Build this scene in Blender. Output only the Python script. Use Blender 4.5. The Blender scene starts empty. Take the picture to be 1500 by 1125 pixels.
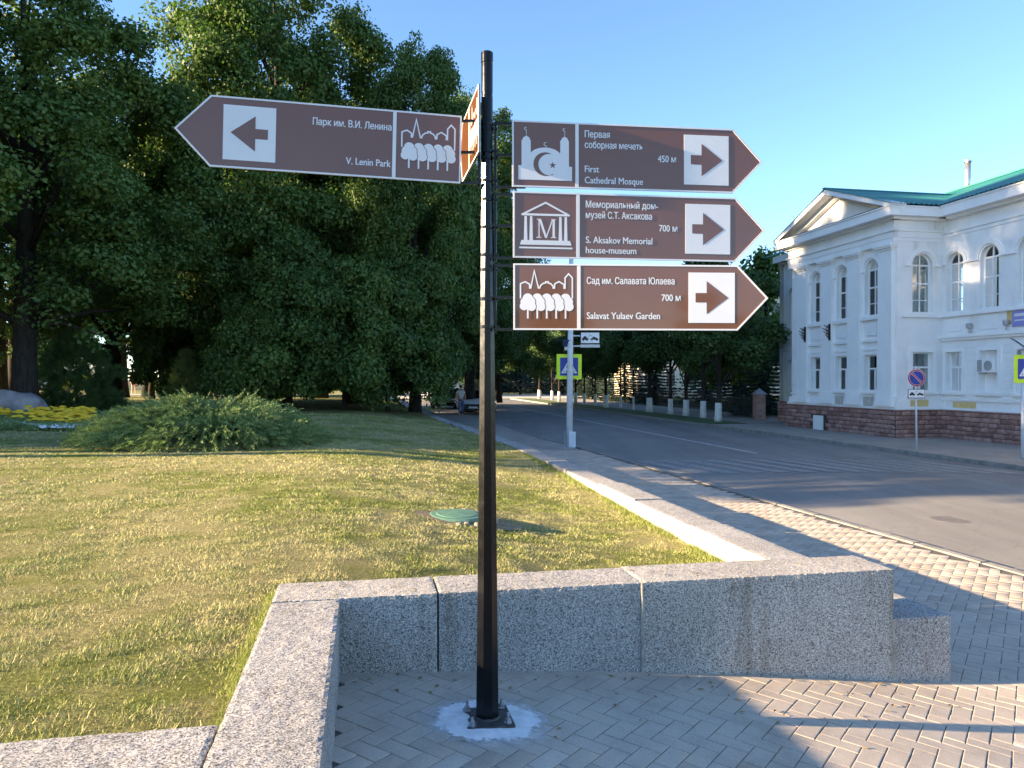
import bpy, bmesh, math, random
import numpy as np
from mathutils import Vector, Matrix, noise

R = math.radians
SC = bpy.context.scene
COL = SC.collection

# ------------------------------------------------------------------ camera, sky, sun, exposure
cam = bpy.data.cameras.new("camera"); camo = bpy.data.objects.new("camera", cam); COL.objects.link(camo)
camo.location = (0, 0, 1.6); camo.rotation_euler = (R(89.62), 0, 0)
cam.sensor_width = 36; cam.lens = 27.05; cam.clip_start = 0.05; cam.clip_end = 4000
SC.camera = camo

SUN_EL = R(14.3); SUN_AZ = R(9.8)          # light travels towards (cos az, sin az)
world = bpy.data.worlds.new("World"); SC.world = world; world.use_nodes = True
nt = world.node_tree; nt.nodes.clear()
sky = nt.nodes.new('ShaderNodeTexSky'); sky.sky_type = 'NISHITA'; sky.sun_disc = False
sky.sun_elevation = SUN_EL; sky.sun_rotation = math.atan2(-math.cos(SUN_AZ), -math.sin(SUN_AZ)) % (2*math.pi)
sky.air_density = 1.0; sky.dust_density = 0.3; sky.ozone_density = 3.3; sky.altitude = 1200
bg = nt.nodes.new('ShaderNodeBackground'); bg.inputs[1].default_value = 0.074
wo = nt.nodes.new('ShaderNodeOutputWorld')
nt.links.new(sky.outputs[0], bg.inputs[0]); nt.links.new(bg.outputs[0], wo.inputs[0])

sun = bpy.data.lights.new("sun", 'SUN'); suno = bpy.data.objects.new("sun", sun); COL.objects.link(suno)
sun.energy = 4.7; sun.angle = R(0.55); sun.color = (1.0, 0.745, 0.465)
d = Vector((math.cos(SUN_EL)*math.cos(SUN_AZ), math.cos(SUN_EL)*math.sin(SUN_AZ), -math.sin(SUN_EL)))
suno.rotation_euler = d.to_track_quat('-Z', 'Y').to_euler()
SC.view_settings.view_transform = 'Standard'; SC.view_settings.look = 'None'
SC.view_settings.exposure = 2.55; SC.view_settings.gamma = 1.0; SC.view_settings.use_curve_mapping = False

# ------------------------------------------------------------------ frame of the place: u across, v away
A = R(10.8); UX, UY = math.cos(A), math.sin(A); OX, OY = -0.93, 4.16
def P(u, v, z=0.0): return Vector((OX + u*UX - v*UY, OY + u*UY + v*UX, z))
def UV(x, y): return ((x-OX)*UX + (y-OY)*UY, -(x-OX)*UY + (y-OY)*UX)
def at(px, D, z=0.0): return Vector(((px-750)/1127*D, D, z))
def sst(t): t = max(0.0, min(1.0, t)); return t*t*(3-2*t)
_ZT = [0.0]
for _k in range(900):
    _u = _k*.01+.005; _a = -(.045+.024*_u); _t = sst((_u-2.9)/1.7); _ZT.append(_ZT[-1]+.01*(_a*(1-_t)-.020*_t))
def z_pave(u):
    if u <= 0: return 0.0
    k = min(u, 8.9)*100; i = int(k); return _ZT[i]+(_ZT[i+1]-_ZT[i])*(k-i)
def z_lawn(u, v):
    e = -0.10 + 0.14*sst((v-2)/10)
    z = 0.36 + (e-0.36)*sst((u+0.9)/4.2)
    z -= 0.02*math.sin(u*0.5+v*0.3)*sst((v-2)/5)
    return z
ROAD_Z, KERB_U, KERB_U2 = -0.50, 6.6, 14.85
def kerb_u(v): return 6.78 - 0.036*max(-3, min(v, 22))

# ------------------------------------------------------------------ materials
MATS = {}
def mat(name, col, rough=0.6, metal=0.0, spec=0.5, coat=0.0):
    if name in MATS: return MATS[name]
    m = bpy.data.materials.new(name); m.use_nodes = True
    b = m.node_tree.nodes['Principled BSDF']
    b.inputs['Base Color'].default_value = (*col, 1); b.inputs['Roughness'].default_value = rough
    b.inputs['Metallic'].default_value = metal; b.inputs['Specular IOR Level'].default_value = spec
    b.inputs['Coat Weight'].default_value = coat; b.inputs['Coat Roughness'].default_value = 0.05
    MATS[name] = m; return m
class NT:
    def __init__(s, m): s.m = m; s.t = m.node_tree; s.b = s.t.nodes['Principled BSDF']
    def n(s, t, **kw):
        x = s.t.nodes.new(t)
        for k, v in kw.items():
            if k.startswith('i_'):
                key = k[2:]; key = int(key) if key.isdigit() else key
                x.inputs[key].default_value = v
            else: setattr(x, k, v)
        return x
    def l(s, a, b): s.t.links.new(a, b)
    def pos(s):
        if not hasattr(s, '_p'): s._p = s.n('ShaderNodeNewGeometry')
        return s._p
    def noise(s, scale, detail=4, rough=0.55, vec=None, dist=0.0):
        x = s.n('ShaderNodeTexNoise'); x.inputs['Scale'].default_value = scale
        x.inputs['Detail'].default_value = detail; x.inputs['Roughness'].default_value = rough
        x.inputs['Distortion'].default_value = dist
        s.l(vec or s.pos().outputs['Position'], x.inputs['Vector']); return x.outputs['Fac']
    def ramp(s, fac, stops):
        x = s.n('ShaderNodeValToRGB'); cr = x.color_ramp
        while len(cr.elements) > 1: cr.elements.remove(cr.elements[-1])
        cr.elements[0].position = stops[0][0]; cr.elements[0].color = (*stops[0][1], 1)
        for p, c in stops[1:]:
            e = cr.elements.new(p); e.color = (*c, 1)
        s.l(fac, x.inputs[0]); return x.outputs[0]
    def mix(s, fac, a, b, mode='MIX'):
        x = s.n('ShaderNodeMix'); x.data_type = 'RGBA'; x.blend_type = mode
        for i, v in ((0, fac), (6, a), (7, b)):
            if hasattr(v, 'links'): s.l(v, x.inputs[i])
            else: x.inputs[i].default_value = v if i == 0 else (*v, 1)
        return x.outputs[2]
    def col(s, c): s.l(c, s.b.inputs['Base Color'])
    def bump(s, h, strength=0.3, dist=0.01):
        x = s.n('ShaderNodeBump'); x.inputs['Strength'].default_value = strength; x.inputs['Distance'].default_value = dist
        s.l(h, x.inputs['Height']); s.l(x.outputs[0], s.b.inputs['Normal'])
    def mathn(s, op, a, b=0.0):
        x = s.n('ShaderNodeMath'); x.operation = op
        for i, v in ((0, a), (1, b)):
            if hasattr(v, 'links'): s.l(v, x.inputs[i])
            else: x.inputs[i].default_value = v
        return x.outputs[0]

def g(v): return (v, v, v)
def m_granite(name='granite', tint=(1, 1, 1)):
    m = mat(name, g(.35), 0.75, spec=0.3); n = NT(m)
    f = n.noise(150, 2, 0.7); c = n.ramp(f, [(.35, (.075, .077, .083)), (.435, (.26, .257, .25)), (.51, (.42, .408, .39)), (.62, (.60, .575, .54))])
    f2 = n.noise(75, 4, 0.7); c2 = n.ramp(f2, [(.36, g(.50)), (.5, g(.95)), (.66, g(1.12))])
    c = n.mix(1.0, c, c2, 'MULTIPLY')
    f3 = n.noise(1.7, 5, 0.6); c3 = n.ramp(f3, [(.35, g(.82)), (.6, g(1.0))])
    c = n.mix(1.0, c, c3, 'MULTIPLY')
    # run-off streaks and soiling near the joints
    mp = n.n('ShaderNodeMapping'); mp.inputs['Scale'].default_value = (9, 9, 0.8); n.l(n.pos().outputs['Position'], mp.inputs['Vector'])
    f4 = n.noise(1.0, 4, 0.6, vec=mp.outputs[0]); c4 = n.ramp(f4, [(.30, (.72, .70, .66)), (.45, g(1.0))])
    c = n.mix(1.0, c, c4, 'MULTIPLY'); oi = n.n('ShaderNodeObjectInfo')
    c = n.mix(1.0, c, n.ramp(oi.outputs['Random'], [(0, (.86, .87, .90)), (.5, (.97, .97, .97)), (1, (1.05, 1.03, 1.0))]), 'MULTIPLY')
    n.col(c); n.bump(n.noise(160, 3, 0.7), 0.35, 0.003); return m
def m_brickpave():
    m = mat('paver', g(.3), 0.85, spec=0.25); n = NT(m)
    geo = n.pos(); isl = geo.outputs['Random Per Island']
    c = n.ramp(isl, [(0, (.44, .37, .295)), (.35, (.49, .415, .335)), (.7, (.52, .445, .365)), (.92, (.56, .49, .41)), (1, (.50, .38, .29))])
    c2 = n.ramp(n.noise(3.0, 5, .65), [(.3, g(.78)), (.55, g(1.0)), (.72, (1.08, 1.05, 1.0))])
    c3 = n.ramp(n.noise(190, 3, .7), [(.35, g(.74)), (.55, g(1.0)), (.7, g(1.16))])
    c = n.mix(1.0, n.mix(1.0, c, c2, 'MULTIPLY'), c3, 'MULTIPLY')
    n.col(c); n.bump(n.noise(120, 4, .7), .15, .002); return m
def m_joint():
    m = mat('joint_sand', g(.12), 0.95, spec=0.1); n = NT(m)
    n.col(n.ramp(n.noise(40, 5, .7), [(.3, (.075, .068, .058)), (.6, (.15, .135, .115)), (.75, (.21, .19, .16))])); return m
def m_pavefar():
    m = mat('paving_far', g(.25), 0.9, spec=0.2); n = NT(m)
    c = n.ramp(n.noise(1.2, 6, .65), [(.3, (.28, .25, .215)), (.6, (.36, .32, .28)), (.8, (.41, .365, .32))])
    c = n.mix(1.0, c, n.ramp(n.noise(30, 4, .7), [(.3, g(.8)), (.6, g(1.05))]), 'MULTIPLY'); n.col(c); n.bump(n.noise(40, 4), .4, .01); return m
def m_asphalt():
    m = mat('asphalt', g(.07), 0.75, spec=0.35); n = NT(m)
    c = n.ramp(n.noise(.35, 6, .6, dist=.3), [(.3, (.17, .163, .152)), (.55, (.205, .196, .182)), (.75, (.245, .233, .215))])
    mp = n.n('ShaderNodeMapping'); mp.inputs['Rotation'].default_value = (0, 0, -A); mp.inputs['Scale'].default_value = (1.3, .05, 1)
    n.l(n.pos().outputs['Position'], mp.inputs['Vector'])
    c = n.mix(1.0, c, n.ramp(n.noise(1.0, 4, .6, vec=mp.outputs[0]), [(.35, g(.86)), (.65, g(1.12))]), 'MULTIPLY')
    c = n.mix(1.0, c, n.ramp(n.noise(140, 3, .8), [(.35, g(.7)), (.5, g(1.0)), (.68, g(1.35))]), 'MULTIPLY')
    vo = n.n('ShaderNodeTexVoronoi'); vo.feature = 'DISTANCE_TO_EDGE'; vo.inputs['Scale'].default_value = .32
    nz = n.n('ShaderNodeTexNoise'); nz.inputs['Scale'].default_value = 1.4; nz.inputs['Detail'].default_value = 5
    n.l(n.pos().outputs['Position'], nz.inputs['Vector'])
    va = n.n('ShaderNodeVectorMath'); va.operation = 'ADD'; n.l(n.pos().outputs['Position'], va.inputs[0]); n.l(nz.outputs['Color'], va.inputs[1])
    n.l(va.outputs[0], vo.inputs['Vector'])
    c = n.mix(1.0, c, n.ramp(vo.outputs['Distance'], [(0, g(.86)), (.004, g(.92)), (.008, g(1.0))]), 'MULTIPLY')
    n.col(c); n.bump(n.noise(110, 3, .8), .5, .004); return m
def m_lawn():
    m = mat('lawn_soil', g(.1), 0.95, spec=0.1); n = NT(m)
    c = grass_colour(n, .85)
    c = n.mix(1.0, c, n.ramp(n.noise(210, 3, .85), [(.36, (.22, .24, .20)), (.50, g(.85)), (.64, (1.45, 1.42, 1.3))]), 'MULTIPLY')
    c = n.mix(1.0, c, n.ramp(n.noise(38, 4, .8), [(.34, g(.55)), (.50, g(.95)), (.66, g(1.2))]), 'MULTIPLY')
    n.col(c); n.bump(n.noise(90, 5, .85), 1.0, .03); return m
def grass_colour(n, k=1.0, rnd=None):
    big = n.noise(.55, 5, .62, dist=.4); mid = n.noise(2.6, 5, .7)
    f = n.mathn('ADD', n.mathn('MULTIPLY', big, .6), n.mathn('MULTIPLY', mid, .4))
    straw = n.ramp(n.noise(60, 3, .8), [(.3, (.30*k, .265*k, .12*k)), (.6, (.58*k, .53*k, .27*k))])
    green = n.ramp(n.noise(45, 3, .8), [(.3, (.13*k, .175*k, .035*k)), (.7, (.33*k, .37*k, .085*k))])
    fac = n.ramp(f, [(.42, g(0.08)), (.56, g(.95))])
    if rnd is not None:
        x = n.mathn('ADD', f, n.mathn('MULTIPLY', n.mathn('SUBTRACT', rnd, .5), .22))
        fac = n.ramp(x, [(.455, g(0)), (.53, g(1))])
    return n.mix(fac, green, straw)
def m_grass():
    m = mat('grass_blade', g(.2), 0.65, spec=0.2); n = NT(m)
    n.col(grass_colour(n, 1.08, n.pos().outputs['Random Per Island'])); return m
def m_leaf(name, dark, light, trans=.3, rough=.55, s1=.35, s2=3.0):
    m = mat(name, light, rough, spec=0.3); n = NT(m)
    f = n.mathn('ADD', n.mathn('MULTIPLY', n.noise(s1, 3, .6), .45), n.mathn('MULTIPLY', n.noise(s2, 3, .7), .55))
    c = n.ramp(f, [(.36, dark), (.62, light)])
    n.col(c)
    tr = n.n('ShaderNodeBsdfTranslucent'); n.l(n.mix(1.0, c, (1.0, 1.2, .55), 'MULTIPLY'), tr.inputs[0])
    mx = n.n('ShaderNodeMixShader'); mx.inputs[0].default_value = trans
    out = [x for x in n.t.nodes if x.type == 'OUTPUT_MATERIAL'][0]
    n.l(n.b.outputs[0], mx.inputs[1]); n.l(tr.outputs[0], mx.inputs[2]); n.l(mx.outputs[0], out.inputs[0]); return m
def m_bark(name='bark', c0=(.055, .045, .036), c1=(.15, .125, .10)):
    m = mat(name, c0, .9, spec=.15); n = NT(m)
    mp = n.n('ShaderNodeMapping'); mp.inputs['Scale'].default_value = (8, 8, 1.6); n.l(n.pos().outputs['Position'], mp.inputs['Vector'])
    f = n.noise(1.5, 5, .7, vec=mp.outputs[0]); n.col(n.ramp(f, [(.3, c0), (.65, c1)])); n.bump(f, .8, .03); return m
def m_noisy(name, c0, c1, scale=3.0, rough=.6, spec=.4, bump=0.0, bscale=60, metal=0.0, coat=0.0):
    m = mat(name, c1, rough, metal, spec, coat); n = NT(m)
    n.col(n.ramp(n.noise(scale, 5, .65), [(.3, c0), (.65, c1)]))
    if bump: n.bump(n.noise(bscale, 4, .7), bump, .004)
    return m
def m_glass(name='window_glass'):
    m = mat(name, (.6, .65, .65), 0.03, spec=0.5); n = NT(m)
    out = [x for x in n.t.nodes if x.type == 'OUTPUT_MATERIAL'][0]
    tb = n.n('ShaderNodeBsdfTransparent'); tb.inputs[0].default_value = (.82, .88, .88, 1)
    gl = n.n('ShaderNodeBsdfGlossy'); gl.inputs['Roughness'].default_value = .03
    fr = n.n('ShaderNodeFresnel'); fr.inputs[0].default_value = 1.5
    f2 = n.mathn('ADD', n.mathn('MULTIPLY', fr.outputs[0], 1.3), .06)
    mx = n.n('ShaderNodeMixShader'); n.l(f2, mx.inputs[0]); n.l(tb.outputs[0], mx.inputs[1]); n.l(gl.outputs[0], mx.inputs[2])
    n.l(mx.outputs[0], out.inputs[0]); return m

M_GRAN = m_granite(); M_PAVER = m_brickpave(); M_JOINT = m_joint(); M_PFAR = m_pavefar(); M_ASPH = m_asphalt()
M_LAWN = m_lawn(); M_GRASS = m_grass()
M_LINDEN = m_leaf('linden_leaf', (.046, .094, .024), (.135, .205, .048), .28)
M_MAPLE = m_leaf('street_leaf', (.034, .074, .022), (.10, .165, .045), .26)
M_SPRUCE = m_leaf('spruce_needle', (.018, .036, .028), (.045, .078, .06), .05, .6, 1.0, 6.0)
M_PINE = m_leaf('pine_needle', (.11, .16, .045), (.28, .34, .10), .1, .6, 1.0, 6.0)
M_JUN = m_leaf('juniper_needle', (.10, .155, .06), (.30, .39, .15), .18, .6, 1.2, 7.0)
M_BUSH = m_leaf('bush_leaf', (.10, .13, .02), (.30, .32, .05), .35)
M_BARK = m_bark(c0=(.018, .015, .013), c1=(.05, .042, .036)); M_LIME = m_noisy('whitewash', (.52, .51, .48), (.78, .77, .74), 9, .85, .2, .4)
M_BLACK = mat('black_enamel', (.003, .0035, .005), .3, spec=.32, coat=.0)
NT(M_BLACK).l(NT(M_BLACK).ramp(NT(M_BLACK).noise(22, 5, .7), [(.35, g(.16)), (.7, g(.27))]), M_BLACK.node_tree.nodes['Principled BSDF'].inputs['Roughness'])
M_STEEL = m_noisy('zinc_steel', (.33, .34, .35), (.55, .56, .57), 40, .35, .5, metal=.9)
M_PLATE = m_noisy('plate_black', (.02, .02, .022), (.07, .068, .065), 30, .5, .4)
M_BROWN = m_noisy('sign_brown', (.150, .056, .026), (.172, .066, .032), 1.5, .14, .5, coat=.7)
M_SWHITE = m_noisy('sign_white', (.66, .68, .72), (.74, .76, .80), 2.0, .38, .4)
M_ALU = m_noisy('sign_back_grey', (.40, .41, .42), (.5, .51, .52), 5, .4, .5, metal=.5)
M_WALL = m_noisy('white_render', (.76, .76, .76), (.86, .855, .84), .9, .8, .25, .25, 45)
_n = NT(M_WALL); _mp = _n.n('ShaderNodeMapping'); _mp.inputs['Scale'].default_value = (2.6, 2.6, .35); _n.l(_n.pos().outputs['Position'], _mp.inputs['Vector'])
_n.col(_n.mix(1.0, _n.ramp(_n.noise(.9, 5, .65), [(.3, (.74, .74, .74)), (.6, (.86, .855, .84))]), _n.ramp(_n.noise(1.0, 5, .65, vec=_mp.outputs[0]), [(.28, (.83, .82, .79)), (.45, g(1.0))]), 'MULTIPLY'))
M_TRIM = m_noisy('white_trim', (.80, .80, .80), (.87, .865, .85), 1.6, .7, .3, .15, 60)
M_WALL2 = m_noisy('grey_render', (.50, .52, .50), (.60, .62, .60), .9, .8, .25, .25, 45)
M_OCHRE = m_noisy('ochre_paint', (.62, .44, .17), (.74, .56, .27), 3, .8, .2)
M_STONE = mat('plinth_stone', (.25, .13, .11), .85, spec=.25)
_n = NT(M_STONE); _oi = _n.n('ShaderNodeObjectInfo')
_c = _n.ramp(_oi.outputs['Random'], [(0, (.27, .145, .125)), (.5, (.36, .21, .18)), (1, (.44, .275, .235))])
_c = _n.mix(1.0, _c, _n.ramp(_n.noise(5, 5, .7), [(.3, (.6, .56, .55)), (.6, g(1.05)), (.75, (1.25, 1.2, 1.2))]), 'MULTIPLY')
_n.col(_c); _n.bump(_n.noise(18, 5, .7), .8, .02)
M_MORTAR = m_noisy('mortar', (.05, .035, .03), (.10, .07, .06), 8, .95, .1)
M_ROOF = m_noisy('green_roof_steel', (.025, .155, .135), (.038, .21, .185), 1.2, .38, .5)
M_FRAME = mat('window_white', (.80, .80, .79), .45)
M_CURT = m_noisy('curtain', (.40, .42, .42), (.62, .64, .64), 5, .9, .1)
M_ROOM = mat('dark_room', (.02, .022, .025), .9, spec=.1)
M_GLASS = m_glass()
M_YELLOW = mat('fluorescent_yellow', (.62, .80, .02), .45)
M_BLUE = mat('sign_blue', (.012, .035, .30), .35)
M_RED = mat('sign_red', (.45, .02, .04), .35)
M_INK = mat('sign_black', (.01, .01, .012), .5)
M_WPOLE = m_noisy('pole_white', (.50, .54, .60), (.66, .70, .76), 6, .5, .4)
M_KERB = m_noisy('kerb_concrete', (.19, .178, .16), (.32, .30, .27), 4, .9, .2, .5)
M_PAINT = mat('road_paint', (.3, .3, .3), .8, spec=.2)
_n = NT(M_PAINT); _n.col(_n.ramp(_n.noise(9, 6, .75), [(.36, (.20, .195, .185)), (.52, (.285, .28, .265)), (.75, (.42, .41, .385))]))
M_CEMENT = m_noisy('fresh_cement', (.58, .58, .58), (.80, .80, .81), 17, .95, .1, .9, 60)
_n = NT(M_CEMENT); _tc = _n.n('ShaderNodeTexCoord'); _ln = _n.n('ShaderNodeVectorMath'); _ln.operation = 'LENGTH'; _mp = _n.n('ShaderNodeMapping'); _mp.inputs['Scale'].default_value = (.85, 1, 0); _mp.inputs['Location'].default_value = (-.005, .01, 0)
_n.l(_tc.outputs['Object'], _mp.inputs['Vector']); _n.l(_mp.outputs[0], _ln.inputs[0])
_f = _n.mathn('ADD', _ln.outputs['Value'], _n.mathn('ADD', _n.mathn('MULTIPLY', _n.noise(9, 3, .6), .16), _n.mathn('MULTIPLY', _n.noise(42, 4, .7), .10)))
_k = _n.ramp(_f, [(.335, g(0)), (.352, g(.55)), (.40, g(.86)), (.43, g(1))])
_tr = _n.n('ShaderNodeBsdfTransparent'); _mx = _n.n('ShaderNodeMixShader'); _o = [x for x in _n.t.nodes if x.type == 'OUTPUT_MATERIAL'][0]
_n.l(_k, _mx.inputs[0]); _n.l(_n.b.outputs[0], _mx.inputs[1]); _n.l(_tr.outputs[0], _mx.inputs[2]); _n.l(_mx.outputs[0], _o.inputs[0])

# ------------------------------------------------------------------ mesh helpers
def new_obj(name, me, m=None, parent=None):
    o = bpy.data.objects.new(name, me); COL.objects.link(o)
    if m is not None and me is not None:
        ms = m if isinstance(m, (list, tuple)) else [m]
        if not me.materials:
            for x in ms: me.materials.append(x)
    if parent: o.parent = parent
    return o
def tag(o, label=None, cat=None, group=None, kind=None):
    if label: o['label'] = label
    if cat: o['category'] = cat
    if group: o['group'] = group
    if kind: o['kind'] = kind
    return o
def thing(name, label, cat, loc=(0, 0, 0), rz=0.0, group=None):
    o = bpy.data.objects.new(name, None); COL.objects.link(o); o.empty_display_size = .2
    o.location = loc; o.rotation_euler = (0, 0, rz); return tag(o, label, cat, group)
class MB:
    def __init__(s): s.v = []; s.f = []; s.mi = []
    def add(s, vs, fs, mi=0):
        k = len(s.v); s.v += [tuple(x) for x in vs]; s.f += [tuple(i+k for i in f) for f in fs]; s.mi += [mi]*len(fs); return s
    def box(s, a, b, fr=None, mi=0):
        x0, y0, z0 = a; x1, y1, z1 = b
        vs = [(x0, y0, z0), (x1, y0, z0), (x1, y1, z0), (x0, y1, z0), (x0, y0, z1), (x1, y0, z1), (x1, y1, z1), (x0, y1, z1)]
        if fr: vs = [fr(*p) for p in vs]
        return s.add(vs, [(0, 3, 2, 1), (4, 5, 6, 7), (0, 1, 5, 4), (1, 2, 6, 5), (2, 3, 7, 6), (3, 0, 4, 7)], mi)
    def tube(s, p0, p1, r0, r1=None, n=10, cap=True, mi=0, rot=0.0):
        r1 = r0 if r1 is None else r1; p0 = Vector(p0); p1 = Vector(p1); ax = (p1-p0).normalized()
        q = ax.orthogonal().normalized(); w = ax.cross(q)
        if abs(ax.z) > .999: q = Vector((1, 0, 0)); w = Vector((0, 1, 0))
        vs = []
        for p, r in ((p0, r0), (p1, r1)):
            for i in range(n):
                a = 2*math.pi*i/n + rot; vs.append(p + q*(r*math.cos(a)) + w*(r*math.sin(a)))
        fs = [(i, (i+1) % n, n+(i+1) % n, n+i) for i in range(n)]
        if cap: fs += [tuple(reversed(range(n))), tuple(range(n, 2*n))]
        return s.add(vs, fs, mi)
    def path(s, pts, rs, n=8):
        pts = [Vector(p) for p in pts]; k = len(s.v); vs = []; fs = []
        for j, p in enumerate(pts):
            ax = (pts[min(j+1, len(pts)-1)] - pts[max(j-1, 0)]).normalized()
            q = ax.cross(Vector((0.13, 1, 0.07))).normalized(); w = ax.cross(q)
            for i in range(n):
                a = 2*math.pi*i/n; vs.append(p + q*(rs[j]*math.cos(a)) + w*(rs[j]*math.sin(a)))
        for j in range(len(pts)-1):
            for i in range(n): fs.append((j*n+i, j*n+(i+1) % n, (j+1)*n+(i+1) % n, (j+1)*n+i))
        fs.append(tuple(reversed(range(n)))); fs.append(tuple((len(pts)-1)*n+i for i in range(n)))
        return s.add(vs, fs)
    def prism(s, poly, f0, f1, mi=0, sides=True):
        """poly: 2D points; f0/f1 map (a,b) to the two end faces"""
        n = len(poly); vs = [f0(*p) for p in poly] + [f1(*p) for p in poly]
        fs = [tuple(reversed(range(n))), tuple(range(n, 2*n))]
        if sides: fs += [(i, (i+1) % n, n+(i+1) % n, n+i) for i in range(n)]
        return s.add(vs, fs, mi)
    def lathe(s, prof, c=(0, 0, 0), n=16, mi=0):
        vs = []; fs = []
        for r, z in prof:
            for i in range(n):
                a = 2*math.pi*i/n; vs.append((c[0]+r*math.cos(a), c[1]+r*math.sin(a), c[2]+z))
        for j in range(len(prof)-1):
            for i in range(n): fs.append((j*n+i, j*n+(i+1) % n, (j+1)*n+(i+1) % n, (j+1)*n+i))
        fs.append(tuple(reversed(range(n)))); fs.append(tuple((len(prof)-1)*n+i for i in range(n)))
        return s.add(vs, fs, mi)
    def mesh(s, name, smooth=False, mats=None):
        me = bpy.data.meshes.new(name); me.from_pydata([tuple(p) for p in s.v], [], s.f)
        if mats:
            for x in mats: me.materials.append(x)
        if any(s.mi): me.polygons.foreach_set('material_index', s.mi)
        if smooth: me.polygons.foreach_set('use_smooth', [True]*len(s.f))
        me.update(); return me
    def build(s, name, m, parent=None, smooth=False):
        ms = m if isinstance(m, (list, tuple)) else [m]
        return new_obj(name, s.mesh(name, smooth, ms), None, parent)
def np_mesh(name, V, F, m):
    """V (n,3); F (k,c) equal-size faces"""
    V = np.asarray(V, np.float32); F = np.asarray(F, np.int32); me = bpy.data.meshes.new(name)
    me.vertices.add(len(V)); me.vertices.foreach_set('co', V.ravel())
    k, c = F.shape; me.loops.add(k*c); me.loops.foreach_set('vertex_index', F.ravel())
    me.polygons.add(k); me.polygons.foreach_set('loop_start', np.arange(0, k*c, c, dtype=np.int32))
    me.update(calc_edges=True); me.materials.append(m); return me
def bevelled(mb_or_me, w, name, m, parent=None, seg=1, kind=None):
    me = mb_or_me.mesh(name) if isinstance(mb_or_me, MB) else mb_or_me
    bm = bmesh.new(); bm.from_mesh(me); bmesh.ops.remove_doubles(bm, verts=bm.verts, dist=1e-5)
    bmesh.ops.recalc_face_normals(bm, faces=bm.faces)
    bmesh.ops.bevel(bm, geom=list(bm.edges), offset=w, segments=seg, affect='EDGES', profile=.5)
    bm.to_mesh(me); bm.free()
    if not me.materials: me.materials.append(m)
    return new_obj(name, me, None, parent)
def copy_tree(o, parent=None):
    c = o.copy(); COL.objects.link(c); c.parent = parent
    for ch in list(o.children): copy_tree(ch, c)
    return c

# ================================================================== GROUND
rs = random.Random(7); nr = np.random.default_rng(11)
def sheet(name, us, vs, zf, m, kind='structure'):
    V = []; F = []
    for v in vs:
        for u in us: V.append(P(u, v, zf(u, v)))
    nu = len(us)
    for j in range(len(vs)-1):
        for i in range(nu-1): F.append((j*nu+i, j*nu+i+1, (j+1)*nu+i+1, (j+1)*nu+i))
    me = bpy.data.meshes.new(name); me.from_pydata(V, [], F); me.polygons.foreach_set('use_smooth', [True]*len(F)); me.update()
    me.materials.append(m); o = new_obj(name, me); return tag(o, kind=kind)
M_EARTH = m_noisy('far_ground', (.06, .075, .03), (.12, .12, .06), .05, .95, .1)
g0 = MB(); g0.add([(-1500, -1500, -.9), (1500, -1500, -.9), (1500, 1500, -.9), (-1500, 1500, -.9)], [(0, 1, 2, 3)]); tag(g0.build('ground', M_EARTH), kind='structure')
fr_ = lambda a, b, n: [a + (b-a)*i/n for i in range(n+1)]
WALL_U = lambda v: 3.40 if v < 14 else (3.40-(v-14)*.050 if v < 31 else 2.55-(v-31)*.035)
# lawn (two sheets meeting at the corner of the walls)
def lawn_sheet():
    us = fr_(-75, -12, 30) + fr_(-12, 0, 40)[1:]; V = []; F = []
    vs = fr_(-1.5, 16, 60) + fr_(16, 90, 40)[1:]
    rows = []
    for v in vs:
        right = -.30 if v < .30 else WALL_U(v)+.02
        row = [(u, v) for u in us if u < -.5] + [(-.5+(right+.5)*k/14, v) for k in range(15)]
        rows.append(row)
    nn = len(rows[0])
    for r in rows:
        for (u, v) in r:
            z = z_lawn(u, v) + .012*noise.noise(Vector((u*1.3, v*1.3, 0)))
            V.append(P(u, v, z))
    for j in range(len(rows)-1):
        for i in range(nn-1): F.append((j*nn+i, j*nn+i+1, (j+1)*nn+i+1, (j+1)*nn+i))
    me = bpy.data.meshes.new('lawn'); me.from_pydata(V, [], F); me.polygons.foreach_set('use_smooth', [True]*len(F)); me.materials.append(M_LAWN); me.update()
    return tag(new_obj('lawn', me), kind='structure')
lawn_sheet()
# road, pavements
road = sheet('road', [3.2, 5, 6, 7, 9, 11, 13, KERB_U2+.02], fr_(-12, 130, 40), lambda u, v: ROAD_Z-.008 + .06*math.exp(-((u-10.7)/3.5)**2), M_ASPH)
sheet('crossroad', fr_(-70, 60, 10), [74, 84, 92], lambda u, v: ROAD_Z+.07 if u > 2 else ROAD_Z+.07, mat('sun_tinted_paving', (.40, .37, .32), .9))  # pale base colour stands in for sunlight on the far crossing
sheet('far_pavement', [KERB_U2+.16, 16.2, 17.3, 20, 26], fr_(-12, 27.5, 10), lambda u, v: -.40, M_PFAR)
sheet('far_pavement', [16.9, 18.2, 21.5], fr_(27.5, 74, 10), lambda u, v: -.395, M_PFAR)
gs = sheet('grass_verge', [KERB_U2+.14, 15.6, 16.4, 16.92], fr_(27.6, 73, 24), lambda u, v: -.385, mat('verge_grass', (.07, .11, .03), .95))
sheet('yard_ground', [21.4, 30, 60], fr_(27.5, 74, 6), lambda u, v: -.42, M_EARTH)
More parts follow.
